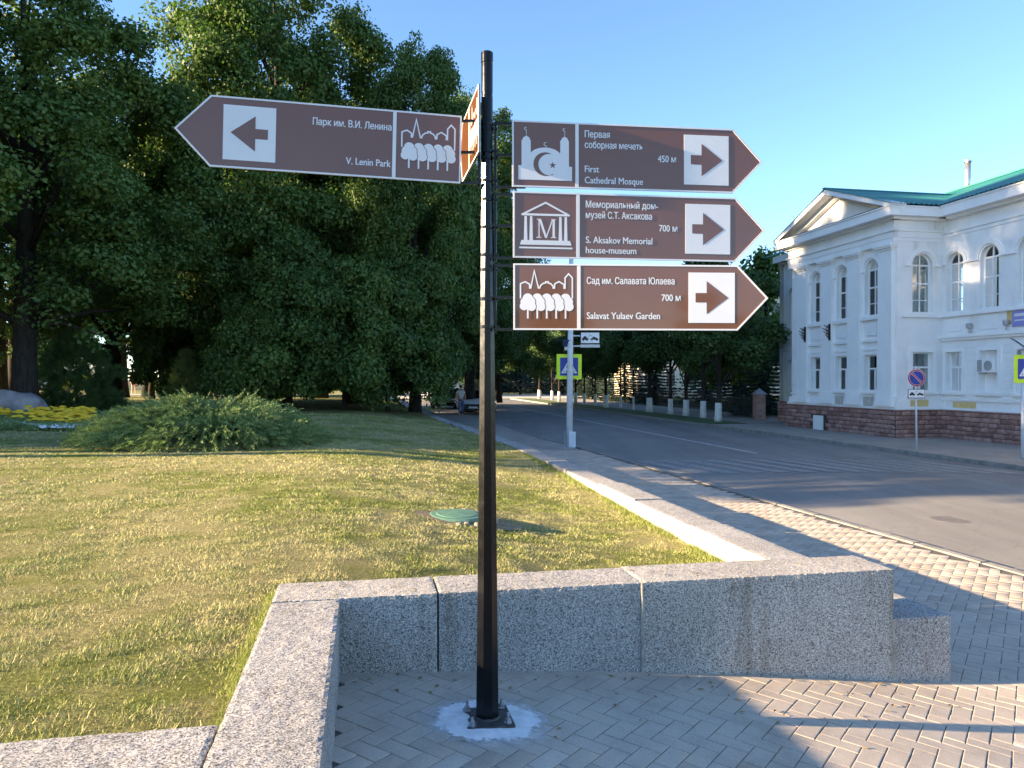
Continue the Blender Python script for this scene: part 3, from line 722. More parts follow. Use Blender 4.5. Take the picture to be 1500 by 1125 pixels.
def pict_museum(mb, F):
    S = lambda x, y: ((x-42)*2.83, (y-417)*2.83)
    stroke(mb, [S(72, 520), S(187, 460), S(303, 520)], 24, .0003, F)
    def q(x0, y0, x1, y1, x2=None, x3=None, z=.0004): mb.add([F(*S(x0, y0), z), F(*S(x1, y0), z), F(*S(x3 if x3 is not None else x1, y1), z), F(*S(x2 if x2 is not None else x0, y1), z)], [(0, 1, 2, 3)], 0)
    q(78, 513, 297, 523)
    for x in (84, 110, 250, 276): q(x+2, 526, x+13, 640, x-1, x+16, .00045)
    q(72, 640, 304, 662, 64, 312, .0005); q(60, 672, 316, 680, None, None, .0005)
    q(146, 538, 166, 542, None, None, .0006); q(214, 538, 234, 542, None, None, .0006); q(143, 624, 166, 628, None, None, .0006); q(212, 624, 238, 628, None, None, .0006)
    q(153, 542, 158, 624, None, None, .0006); q(220, 542, 231, 624, None, None, .0006); q(155, 543, 167, 628, 184, 194, .0007); q(216, 543, 222, 628, 186, 192, .0008)
def board(label, T, L, H, tip, flip, lines, pict, arrow=True, tlen=.15):
    """T maps board (x along from pole, y towards viewer, z up) to post space; flip: pole end on the right as read"""
    P0 = lambda x, y, z: T(x, y, z)
    sg = MB(); poly = [(0, 0), (L, 0), (L+tlen, H/2), (L, H), (0, H)]
    sg.prism(poly, lambda a, c: P0(a, .004, c), lambda a, c: P0(a, 0, c)); bo = sg.build('sign_board', M_BROWN, post); bo['label'] = label
    bk = MB(); bk.prism([(0, 0), (L, 0), (L+tlen, H/2), (L, H), (0, H)], lambda a, c: P0(a, -.0005, c), lambda a, c: P0(a, -.002, c)); bk.build('back_sheet', M_ALU, bo)
    # border frame: mitred strips
    w = .0075; br = MB(); inn = []
    pts = [Vector(p) for p in poly]; n = 5
    for i in range(n):
        d0 = (pts[i]-pts[i-1]).normalized(); d1 = (pts[(i+1) % n]-pts[i]).normalized(); nn = (Vector((-d0.y, d0.x))+Vector((-d1.y, d1.x))).normalized()
        inn.append(pts[i]+nn*w/max(.3, nn.dot(Vector((-d0.y, d0.x)))))
    vs = [P0(p.x, .0062, p.y) for p in pts]+[P0(p.x, .0062, p.y) for p in inn]+[P0(p.x, -.003, p.y) for p in pts]+[P0(p.x, .0041, p.y) for p in inn]
    fs = []
    for i in range(n):
        j = (i+1) % n; fs += [(i, j, n+j, n+i), (i, 2*n+i, 2*n+j, j), (n+i, n+j, 3*n+j, 3*n+i)]
    br.add(vs, fs); br.build('border', M_SWHITE, bo)
    dv = MB(); xd = .300; dv.box((xd, .0045, w), (xd+.016, .0058, H-w), P0); dv.build('divider', M_SWHITE, bo)
    if pict:
        pm_ = MB(); x0, x1 = w+.002, xd-.002; pw, ph, fn = pict; sx = (x1-x0)/pw; sz = (H-2*w)/ph
        if flip: F = lambda x, y, z: P0(x1-x*sx, .0045+z, H-w-y*sz)
        else: F = lambda x, y, z: P0(x0+x*sx, .0045+z, H-w-y*sz)
        fn(pm_, F); pm_.build('pictogram', [M_SWHITE, M_BROWN], bo)
    if arrow:
        ax0, ax1 = .832, 1.056; az0, az1 = H*.115, H*.885; a_ = MB(); a_.box((ax0, .0044, az0), (ax1, .0054, az1), P0); ap = a_.build('arrow_panel', M_SWHITE, bo)
        cz = (az0+az1)/2; k = (ax1-ax0)
        pa = [(ax0+.15*k, cz-.10*k), (ax0+.39*k, cz-.10*k), (ax0+.39*k, cz-.35*k), (ax0+.86*k, cz), (ax0+.39*k, cz+.35*k), (ax0+.39*k, cz+.10*k), (ax0+.15*k, cz+.10*k)]
        a_ = MB(); a_.add([P0(x, .0060, z) for x, z in pa], [(0, 1, 5, 6), (1, 2, 3), (1, 3, 5), (5, 3, 4)]); a_.build('arrow', M_BROWN, bo)
    for (s, x, frac, width, cap) in lines:
        me = embolden(text_mesh(s)); xs = [v.co.x for v in me.vertices]; x0, x1 = min(xs), max(xs); sx = width/(x1-x0); sz = cap/CAPH
        for v in me.vertices:
            lx = (v.co.x-x0)*sx; lz = v.co.y*sz
            if flip: q = P0(x-lx, .0050+v.co.z, H*(1-frac)+lz)
            else: q = P0(x+lx, .0050+v.co.z, H*(1-frac)+lz)
            v.co = q
        me.materials.append(M_SWHITE); new_obj('lettering', me, None, bo)
def make_T(p0, p1, H):
    """p0 pole-end bottom, p1 far-end bottom (camera space)"""
    p0 = Vector(p0)-Vector((PX, PY, PZ)); p1 = Vector(p1)-Vector((PX, PY, PZ)); x = (p1-p0).normalized()
    y = x.cross(Vector((0, 0, 1))).normalized()
    if (y.y > 0 and abs(x.x) > .5): y = -y
    if abs(x.x) <= .5 and y.x > 0: y = -y
    zv = x.cross(y).normalized(); zv = zv if zv.z > 0 else -zv
    return (lambda a, b_, c: p0+x*a+y*b_+zv*c), (p1-p0).length
HB = .310; cp_ = .0325
def back(px, py, D): return Vector(((px-750)/1127*D, D, 1.6+(555-py)/1127*D))
TR = (825, 865, pict_trees)
T1, L1 = make_T(back(750.2, 274.2, 3.60), back(1072.3, 283.9, 3.738), HB)
board('upper right finger board to the mosque, with mosque and crescent pictogram', T1, L1, HB, .15, False,
      [('Первая', .345, .215, .122, cp_), ('соборная мечеть', .345, .377, .283, cp_), ('First', .345, .745, .070, cp_), ('Cathedral Mosque', .345, .914, .284, cp_), ('450 м', .702, .552, .090, cp_)], (820, 865, pict_mosque))
T2, L2 = make_T(back(751.5, 377.7, 3.60), back(1076, 384.2, 3.73), HB)
board('middle right finger board to the memorial house-museum, with temple pictogram', T2, L2, HB, .15, False,
      [('Мемориальный дом-', .345, .215, .352, cp_), ('музей С.Т. Аксакова', .345, .377, .322, cp_), ('S. Aksakov Memorial', .345, .755, .324, cp_), ('house-museum', .345, .91, .246, cp_), ('700 м', .702, .552, .090, cp_)], (823, 850, pict_museum))
T3, L3 = make_T(back(752, 483.3, 3.60), back(1079.6, 484.3, 3.67), HB)
board('lowest right finger board to the garden, with row of trees pictogram', T3, L3, HB, .15, False,
      [('Сад им. Салавата Юлаева', .345, .30, .420, cp_), ('Salavat Yulaev Garden', .345, .83, .350, cp_), ('700 м', .702, .552, .092, cp_)], TR)
T4, L4 = make_T(back(674.3, 269.7, 3.60), back(308.3, 244.8, 3.40), HB)
board('left finger board to the park, arrow pointing left, with row of trees pictogram', T4, L4, HB+.005, .15, True,
      [('Парк им. В.И. Ленина', .322+.351, .30, .351, cp_), ('V. Lenin Park', .322+.202, .83, .202, cp_)], TR)
T5, L5 = make_T((-.148, 3.53, 2.64), (-.258, 4.08, 2.64), HB)
board('sunlit finger board seen almost edge-on behind the pole, pointing away', T5, L5, HB, .10, True, [], TR, arrow=False, tlen=.07)
# brackets and clamps
def wz(y, D=3.64): return 1.6+(555-y)/1127*D - PZ
def wx(x, D=3.64): return (x-750)/1127*D - PX
def rail(name, x, ys, xs_to, y0, y1, dd=.0):
    b = MB(); b.box((x-.006, -.012+dd, wz(y1)), (x+.006, .018+dd, wz(y0)))
    for y, xt in zip(ys, xs_to):
        a, c = sorted((x, xt)); b.box((a, -.030+dd, wz(y)-.006), (c, -.018+dd, wz(y)+.006))
    return b.build(name, M_BLACK, post)
rail('bracket', wx(725.5), [180, 226, 273], [wx(770)]*3, 176, 277)
rail('bracket', wx(725.5), [284, 330, 377], [wx(770)]*3, 281, 381)
rail('bracket', wx(725.5), [388, 435, 482], [wx(770)]*3, 385, 486)
rail('bracket', wx(701.5), [176, 222, 267], [wx(660)]*3, 170, 272)
for y in (182, 224, 266): MB().box((-.022, .028, wz(y)-.006), (-.010, .20, wz(y)+.006)).build('bracket_arm', M_BLACK, post)
for y in (186, 219, 229, 262, 290, 331, 372, 394, 437, 478):
    z = wz(y); r = r_at(z)+.004; b = MB(); b.tube((0, 0, z-.007), (0, 0, z+.007), r, r, n=20)
    b.box((r-.004, -.011, z-.0065), (r+.020, -.001, z+.0065)); b.tube((r+.010, -.022, z), (r+.010, .006, z), .0045, n=8)
    b.build('clamp', M_BLACK, post)

# ================================================================== TREES
def leaf_cloud(C, RAD, NL, size, flat=.75, seed=0, outward=.8, up=.35):
    """C (k,3) clump centres, RAD (k,), NL leaves per clump -> quads"""
    g_ = np.random.default_rng(seed); k = len(C); n = k*NL; idx = np.repeat(np.arange(k), NL)
    dvec = g_.normal(size=(n, 3)); dvec /= np.linalg.norm(dvec, axis=1)[:, None]
    rr = g_.uniform(.35, 1.0, n)**.6; pos = C[idx]+dvec*(RAD[idx]*rr)[:, None]*np.array([1, 1, flat])
    nrm = dvec*outward+g_.normal(size=(n, 3))*.45+np.array([0, 0, up]); nrm /= np.linalg.norm(nrm, axis=1)[:, None]
    t = np.cross(nrm, g_.normal(size=(n, 3))); t /= np.linalg.norm(t, axis=1)[:, None]; b_ = np.cross(nrm, t)
    s = size*g_.uniform(.6, 1.25, n)[:, None]
    V = np.stack([pos-t*s*.55, pos+b_*s*.38+nrm*s*.08, pos+t*s*.55, pos-b_*s*.38+nrm*s*.08], 1).reshape(-1, 3)
    return V, np.arange(n*4).reshape(-1, 4)
def crown_mesh(name, H, z0, rad, nc, nl, lsize, seed, m, shape='oval', lump=.28, crad=(.55, .95)):
    g_ = np.random.default_rng(seed); C = []; off = g_.uniform(0, 50, 3)
    def prof_(t):
        if shape == 'oval': return math.sqrt(max(0, 1-(2*abs(t-.42)/(1.18 if t > .42 else .95))**2.2))
        if shape == 'skirt': return (min(1, (t/.10)**.5) if t < .10 else 1)*(1-max(0, (t-.35)/.65)**2.2)**.6 if t < 1 else 0
        return 1-t
    lobes = []; nlob = max(14, int(nc/11)); tries = 0
    while len(lobes) < nlob and tries < 20000:
        tries += 1
        t = g_.uniform(0.02, .97); th = g_.uniform(0, 2*np.pi); pr = prof_(t)
        if g_.uniform() > pr+.1: continue
        k = 1+lump*noise.noise(Vector((math.cos(th)*1.3+off[0], math.sin(th)*1.3+off[1], t*H/rad*.9+off[2])))*1.7
        r = rad*pr*k*g_.uniform(.62, .92); lr = rad*g_.uniform(.22, .40)*(1.0-.30*t)
        c = np.array((r*math.cos(th), r*math.sin(th), z0+lr*.5+t*(H-z0-lr*.9)))
        if lobes and min(np.linalg.norm(c-q[0]) for q in lobes) < lr*.52: continue
        lobes.append((c, lr))
    per = max(3, nc//len(lobes))
    for c, lr in lobes:
        for _ in range(per):
            dv = g_.normal(size=3); dv /= np.linalg.norm(dv); out_ = np.array((c[0], c[1], 0)); out_ = out_/(np.linalg.norm(out_)+1e-6)
            if dv.dot(out_*.7+np.array((0, 0, .7))) < -.15: dv = -dv*.5
            p_ = c+dv*lr*g_.uniform(.6, 1.0)
            if p_[2] > z0*.6: C.append(tuple(p_))
    C = np.array(C); Rr = g_.uniform(crad[0], crad[1], len(C)); V, F = leaf_cloud(C, Rr, nl, lsize, seed=seed+1)
    return np_mesh(name, V, F, m), C
def trunk_mesh(name, H, r0, C, seed, nb=16, m=M_BARK, z1=None, lean=.0):
    g_ = random.Random(seed); b = MB(); pts = []; rs_ = []; n = 9
    for i in range(n+1):
        t = i/n; pts.append((lean*t*H+.10*H*.1*math.sin(t*4+seed)*t, .08*H*.1*math.cos(t*5+seed)*t, -.35+t*(H*.86+.35))); rs_.append(r0*(1.35 if i == 0 else 1)*(1-t)**.8+.02)
    b.path(pts, rs_, 10)
    if C is not None:
        cs = list(C); g_.shuffle(cs)
        for c in cs[:nb]:
            c = Vector(c); zz = max(.18*H, c.z-.28*H*g_.uniform(.5, 1)); t = max(0, min(.99, (zz+.35)/(H*.86+.35))); i = int(t*n); a = Vector(pts[i]).lerp(Vector(pts[i+1]), t*n-i)
            mid = a.lerp(c, .5)+Vector((g_.uniform(-.3, .3), g_.uniform(-.3, .3), g_.uniform(0, .5))); rr = max(.03, rs_[i]*.42); b.path([a, mid, c], [rr, rr*.6, .02], 6)
    return b.mesh(name, True, [m])
KINDS = {}
def tree_kind(key, name, H, z0, rad, nc, nl, ls, r0, seed, m, shape, lump=.28, crad=(.55, .95), nb=18):
    cme, C = crown_mesh(key+'_crown', H, z0, rad, nc, nl, ls, seed, m, shape, lump, crad); tme = trunk_mesh(key+'_trunk', H, r0, C, seed, nb)
    KINDS[key] = (name, cme, tme)
def plant_tree(key, p, label, group=None, rz=0.0, sc=1.0, sz=None, cat='tree'):
    name, cme, tme = KINDS[key]; t = thing(name, label, cat, p, rz, group); t.scale = (sc, sc, sz or sc)
    new_obj('crown', cme, None, t); new_obj('trunk', tme, None, t); return t
tree_kind('lind1', 'linden_tree', 20, .5, 5.0, 1500, 140, .155, .42, 3, M_LINDEN, 'skirt', .34, (.5, 1.0), 26)
tree_kind('lind2', 'linden_tree', 17, .7, 4.2, 1150, 140, .155, .36, 8, M_LINDEN, 'skirt', .38, (.5, .95), 24)
tree_kind('lind3', 'linden_tree', 19, 3.0, 4.6, 1150, 140, .155, .40, 15, M_LINDEN, 'skirt', .40, (.5, 1.0), 26)
tree_kind('high', 'linden_tree', 13.5, 6.3, 2.9, 150, 130, .20, .28, 21, M_LINDEN, 'oval', .3, (.5, .9), 14)
tree_kind('row1', 'street_tree', 7.6, 2.2, 2.3, 170, 110, .15, .17, 31, M_MAPLE, 'oval', .35, (.4, .75), 14)
tree_kind('row2', 'street_tree', 8.2, 2.4, 2.2, 170, 110, .15, .15, 37, M_MAPLE, 'oval', .4, (.4, .75), 14)
tree_kind('low', 'low_lime_branches', 6.5, .0, 3.0, 520, 120, .165, .12, 44, M_LINDEN, 'skirt', .45, (.45, .85), 8)  # small tree mesh standing in for low branches of the limes
def Zl(p): u, v = UV(p[0], p[1]); return z_lawn(u, v)
def T_(key, px, D, label, group='lime trees of the park', sc=1.0, rz=None, sz=None):
    p = at(px, D); p.z = Zl(p)-.05; return plant_tree(key, p, label, group, rz if rz is not None else rs.uniform(0, 6.28), sc, sz)
T_('lind3', 36, 25.6, 'huge lime tree at the left edge, its trunk rising behind the boulder', sc=.98, rz=3.4, sz=.90)
T_('lind3', 165, 37, 'lime tree behind the dark round pine at the left, second from the left edge', rz=2.1, sc=1.0, sz=.82)
T_('lind1', 405, 35, 'tallest lime tree behind the left finger board, crown cut by the top edge', rz=4.0, sc=.95, sz=1.12)
T_('lind2', 365, 40, 'lime tree deep in shade behind the small open pine', rz=1.0, sc=1.0, sz=.92)
T_('lind2', 608, 35, 'round-topped lime tree just left of the signpost pole, dark trunk at the lawn corner', rz=.3, sc=.68, sz=1.0)
T_('lind2', 520, 39, 'lime tree between the tallest lime and the one nearest the pole', rz=3.3, sc=1.0, sz=.98)
T_('lind3', 688, 46, 'lime tree directly behind the pole, beside the road', rz=5.1, sc=.78, sz=.98)
T_('lind3', 250, 47, 'lime tree farther back, seen in the sky gap above the left board tip', rz=3.9, sc=.9, sz=.9)
T_('lind3', 470, 50, 'lime tree in the second row behind the tallest one', rz=.2, sc=1.0)
T_('lind2', 728, 62, 'smaller lime tree far along the road, right of the pole', rz=2.2, sc=.95, sz=.92)
T_('lind3', 20, 52, 'lime tree in the second row at the far left edge', rz=2.9, sc=1.0)
T_('lind2', 640, 56, 'lime tree over the parked cars by the road', rz=4.4, sc=.95, sz=.95)
for px, D, sc, lab in [(380, 30.5, .62, 'low lime branches right of the small open pine, foliage down to the grass'), (425, 31, .85, 'low lime branches behind the right end of the juniper'), (505, 31.5, .88, 'low lime branches halfway between the juniper and the dark trunk'), (568, 32.5, .78, 'low lime branches just left of the dark trunk'),
                       (300, 36, .9, 'low lime branches in the shade behind the small open pine'), (655, 43, .8, 'low hanging lime foliage over the parked cars'), (700, 47, .72, 'low lime foliage right over the white parked car')]:
    t_ = T_('low', px, D, lab, 'low lime branches with foliage to the ground', sc, sz=sc*1.15)
    if px > 600: t_.location.z += 1.9
# trees outside the picture whose shade falls on lawn, road and facade
for i, (u, v, key, sc) in enumerate([(-24, 16.5, 'lind1', 1.02), (-25, 23.0, 'lind1', .95), (-27, 19.5, 'lind3', 1.08), (-36, 17.5, 'lind3', 1.0), (-38, 25, 'lind1', 1.0), (-25, 32, 'lind2', .93), (-24, 40, 'lind2', .93), (-33, 36, 'lind2', .9), (-19, 9.6, 'high', 1.0), (-26, 10.6, 'high', 1.06)]):
    p = P(u, v); p.z = .3; plant_tree(key, p, 'lime tree beyond the left edge of the picture, ' + ['nearest the sunlit lawn, tall', 'tall, behind the nearest one', 'between the two tallest', 'in the outer row, lower', 'in the outer row, farthest back', 'in the back row, nearest', 'in the back row, farthest', 'in the back row, outermost', 'bare-stemmed with its crown high up', 'bare-stemmed, outermost, crown high up'][i], 'lime trees beyond the left edge', rs.uniform(0, 6), sc)
for i, (x, y) in enumerate([(-16, -34), (-5, -40), (7, -36), (18, -39), (30, -33)]):  # unseen trees, added so the sign boards reflect dark foliage
    plant_tree('row1', (x, y, 0), 'unseen tree added behind the camera for board reflections, ' + ['outermost on the left', 'second from the left', 'in the middle', 'second from the right', 'outermost on the right'][i], 'unseen trees added behind the camera', i*1.3, .9)
# whitewashed street trees
def row_tree(px, ybase, key, label, sc, wr):
    D = 1.985*1127/(ybase-555); p = at(px, D, -.385); t = plant_tree(key, p, label, 'street trees with whitewashed trunks', rs.uniform(0, 6), sc); t.rotation_euler = (0, R(rs.uniform(-1.5, 1.5)), t.rotation_euler.z); k_ = wr/sc/.17*.66
    for ch in t.children:
        if ch.name.startswith('trunk'): ch.scale = (k_, k_, 1)
    b = MB(); b.lathe([(wr*1.18/sc, -.05), (wr*1.02/sc, .25), (wr*.94/sc, .6), (wr*.90/sc, .86/sc)], n=12); b.build('whitewash', M_LIME, t, True); return t
for px, yb, key, lab, sc, wr in [
    (1052, 617, 'row2', 'street tree with whitewashed trunk nearest the white building', 1.0, .17),
    (1030, 612, 'row1', 'whitewashed street tree second from the white building', .97, .16),
    (1005, 609, 'row2', 'whitewashed street tree third from the white building, stout trunk', .95, .17),
    (982, 606.5, 'row1', 'whitewashed street tree fourth from the white building, beside the bright gap', .9, .15),
    (951, 603.5, 'row2', 'stout whitewashed street tree left of the bright gap', .95, .19),
    (928, 600.5, 'row1', 'very thin whitewashed street tree right of the leaning one', .85, .07),
    (909, 598, 'row2', 'thin leaning whitewashed street tree', .85, .09),
    (887.5, 596.8, 'row1', 'thick whitewashed street tree right of the pair of thin ones by the pole', .95, .17),
    (872, 594, 'row2', 'slim whitewashed street tree just right of the yellow crossing sign', .85, .11),
    (856, 592.5, 'row1', 'whitewashed street tree below the right edge of the yellow crossing sign', .85, .11),
    (843, 590.5, 'row2', 'whitewashed street tree peeping out right of the white lamp pole', .9, .16),
    (819, 587.5, 'row1', 'whitewashed street tree just left of the white lamp pole', .9, .15),
    (809, 585.5, 'row2', 'whitewashed street tree second to the left of the white lamp pole', .95, .15),
    (790, 583.5, 'row1', 'farthest whitewashed street tree, at the bend of the verge', 1.05, .19)]:
    row_tree(px, yb, key, lab, sc, wr)
# spruces behind the footway and at the road end
def spruce_mesh(name, H, rad, seed, m):
    g_ = np.random.default_rng(seed); Vs = []; Fs = []; n0 = 0; z = .35
    while z < H*.97:
        t = z/H; r = rad*(1-t)**.85*g_.uniform(.85, 1.1); nb = int(7+6*(1-t)); ph = g_.uniform(0, 6)
        for i in range(nb):
            a = ph+2*np.pi*i/nb+g_.uniform(-.15, .15); L = r*g_.uniform(.8, 1.1); ns = max(6, int(L*38))
            s = g_.uniform(0, 1, ns); base = np.stack([np.cos(a)*s*L, np.sin(a)*s*L, z-.28*L*s+.22*L*s*s], 1)
            base += g_.normal(size=(ns, 3))*np.array([.05, .05, .03])
            dr = np.stack([np.cos(a+g_.uniform(-.9, .9, ns)), np.sin(a+g_.uniform(-.9, .9, ns)), g_.uniform(-.5, .15, ns)], 1)
            w = np.cross(dr, np.array([0, 0, 1.0])); w /= np.linalg.norm(w, axis=1)[:, None]+1e-6; w = w*np.cos(g_.uniform(0, 3.1, ns))[:, None]+np.array([0, 0, 1])*np.sin(g_.uniform(0, 3.1, ns))[:, None]
            l = g_.uniform(.16, .34, ns)[:, None]; V = np.stack([base-w*.03, base+w*.03, base+dr*l], 1).reshape(-1, 3); Vs.append(V); Fs.append(np.arange(ns*3).reshape(-1, 3)+n0); n0 += ns*3
        z += .2+.12*t
    return np_mesh(name, np.concatenate(Vs), np.concatenate(Fs), m)
sp1 = spruce_mesh('spruce_crown', 8.5, 2.6, 5, M_SPRUCE); sp2 = spruce_mesh('spruce_crown', 6.5, 2.3, 6, M_SPRUCE)
spt = MB().tube((0, 0, -.2), (0, 0, 8.0), .15, .02, 8).mesh('spruce_trunk', True, [M_BARK])
spt2 = MB().tube((0, 0, -.2), (0, 0, 6.0), .13, .02, 8).mesh('spruce_trunk', True, [M_BARK])
def spruce(px, D, k, sc, label):
    t = thing('spruce_tree', label, 'tree', at(px, D, -.42), rs.uniform(0, 6), 'spruces behind the footway'); t.scale = (sc, sc, sc)
    new_obj('crown', sp1 if k else sp2, None, t); new_obj('trunk', spt if k else spt2, None, t)
for px, D, k, sc, lab in [(1118, 41, 0, .85, 'dark blue-green spruce behind the brick gate pillar by the white building'), (1085, 48, 0, .95, 'dark spruce left of the brick gate pillar'),
                          (1035, 56, 0, 1.0, 'dark spruce behind the second and third whitewashed trees'), (960, 60, 0, 1.0, 'spruce with bright wall showing through, behind the stout whitewashed tree'), (915, 68, 1, .9, 'dark spruce behind the leaning whitewashed tree'),
                          (868, 78, 1, .9, 'dark spruce right of the yellow crossing sign'), (825, 98, 1, 1.1, 'spruce behind the yellow crossing sign at the end of the road'),
                          (790, 104, 1, 1.15, 'spruce at the end of the road behind the farthest street trees'), (762, 108, 1, 1.2, 'spruce at the end of the road, second from the pole'), (735, 110, 1, 1.25, 'spruce at the end of the road, nearest the pole'), (700, 112, 1, 1.25, 'spruce at the end of the road behind the white car')]:
    spruce(px, D, k, sc, lab)
tree_kind('far1', 'far_tree', 11, 1.0, 4.5, 190, 80, .34, .3, 51, M_LINDEN, 'skirt', .4, (.8, 1.4), 10)
for px, D, sc, lab in [(800, 122, 1.1, 'broad tree at the end of the road behind the spruces'), (905, 92, 1.0, 'broad tree behind the street trees, left of the bright gap'), (850, 112, 1.0, 'broad tree right of the road end'), (755, 132, .95, 'broad tree closing the road left of the others'),
                       (1122, 47, .86, 'broad tree beside the white building, its sunlit top between board tips and pediment'), (1078, 60, .86, 'broad tree second from the white building, behind the street trees'), (1000, 86, .80, 'broad tree far behind the third whitewashed trunk'), (640, 125, 1.1, 'broad tree far beyond the parked cars')]:
    p = at(px, D, -.45); plant_tree('far1', p, lab, 'trees beyond the street', rs.uniform(0, 6), sc)
# background trees of the park, one mass per tree
for px, D, sc, lab in [(-60, 88, 1.25, 'park tree in the far background at the left edge'), (90, 96, 1.2, 'park tree in the far background behind the round pine'), (290, 92, 1.25, 'park tree in the far background behind the small open pine'),
                       (400, 98, 1.2, 'park tree in the far background behind the juniper'), (500, 90, 1.2, 'park tree in the far background left of the dark trunk'), (580, 104, 1.25, 'park tree in the far background at the dark trunk')]:
    p = at(px, D); p.z = .2; plant_tree('far1', p, lab, 'far park trees', rs.uniform(0, 6), sc)
# trunks of park trees in the gloom
for px, D, r, lab in [(2, 45, .36, 'dark trunk at the very left edge behind the boulder'), (178, 52, .42, 'dark trunk left of the person in red'), (215, 55, .30, 'dark trunk just right of the person in red'), (222, 48, .17, 'slim grey-green trunk right of the person in red'), (238, 54, .22, 'slanting dark trunk left of the small pine')]:
    p = at(px, D); p.z = Zl(p); t = thing('park_tree', lab, 'tree', p, 0, 'tree trunks in the park gloom')
    new_obj('trunk', trunk_mesh('park_trunk', 13, r, None, int(px), 0), None, t)
    cm = KINDS['high'][1]; new_obj('crown', cm, None, t)

# pines and juniper
def needle_bush(name, tufts, nl, m, seed, ln=(.08, .14), w=.006):
    g_ = np.random.default_rng(seed); C = np.array(tufts)[:, :3]; Dn = np.array(tufts)[:, 3:6]; k = len(C); n = k*nl; idx = np.repeat(np.arange(k), nl)
    d_ = Dn[idx]+g_.normal(size=(n, 3))*.55; d_ /= np.linalg.norm(d_, axis=1)[:, None]; base = C[idx]+g_.normal(size=(n, 3))*.03
    w_ = np.cross(d_, g_.normal(size=(n, 3))); w_ /= np.linalg.norm(w_, axis=1)[:, None]; l = g_.uniform(ln[0], ln[1], n)[:, None]
    V = np.stack([base-w_*w, base+w_*w, base+d_*l], 1).reshape(-1, 3); return np_mesh(name, V, np.arange(n*3).reshape(-1, 3), m)
def pine(name, px, D, H, rad, seed, label, m, dens, top, shape):
    p = at(px, D); p.z = Zl(p); t = thing(name, label, 'tree', p); g_ = random.Random(seed); tu = []; b = MB(); b.tube((0, 0, -.1), (0, 0, H*.95), .06, .015, 8)
    if shape == 'whorl':
        for z, r in [(.35, .95), (.62, .85), (.95, .75), (1.25, .72), (1.5, .60), (1.75, .42), (1.98, .25), (2.25, .08), (2.4, .05)]:
            z *= H/2.45; nb = 10
            for i in range(nb):
                a = 6.28*i/nb+g_.uniform(-.2, .2); e = Vector((math.cos(a)*r*rad, math.sin(a)*r*rad, z+.25*r)); b.tube((0, 0, z-.1), e, .014, .006, 5)
                for s in range(dens):
                    q = Vector((0, 0, z-.1)).lerp(e, g_.uniform(.45, 1.05))+Vector((g_.gauss(0, .08), g_.gauss(0, .08), g_.gauss(0, .05))); dd = (e.normalized()+Vector((0, 0, .9))).normalized(); tu.append((*q, *dd))
    else:
        for i in range(dens):
            a = g_.uniform(0, 6.28); zt = g_.uniform(.02, 1); rr = rad*(1-zt**2.2)**.5*(.82+.55*noise.noise(Vector((math.cos(a)*2.2, math.sin(a)*2.2, zt*5)))+.25*noise.noise(Vector((math.cos(a)*5, math.sin(a)*5, zt*11))))*(.55+.45*g_.random()**.4)
            q = Vector((rr*math.cos(a), rr*math.sin(a), zt*H)); dd = (Vector((q.x, q.y, .25*H))).normalized(); tu.append((*q, *dd))
    b.build('trunk', M_BARK, t); me = needle_bush('crown', tu, 30, m, seed, (.11, .21) if shape != 'whorl' else (.10, .17), .010); new_obj('crown', me, None, t); return t
pine('young_pine', 274, 33, 2.35, .85, 4, 'small open young pine with whorled branches behind the juniper', M_PINE, 16, 0, 'whorl')
pine('round_pine', 112, 29, 3.0, 1.5, 6, 'dense dark rounded pine beside the flower bed at the left', m_leaf('dark_pine', (.04, .085, .03), (.125, .20, .06), .05, .6, 1, 5), 2600, 0, 'round')
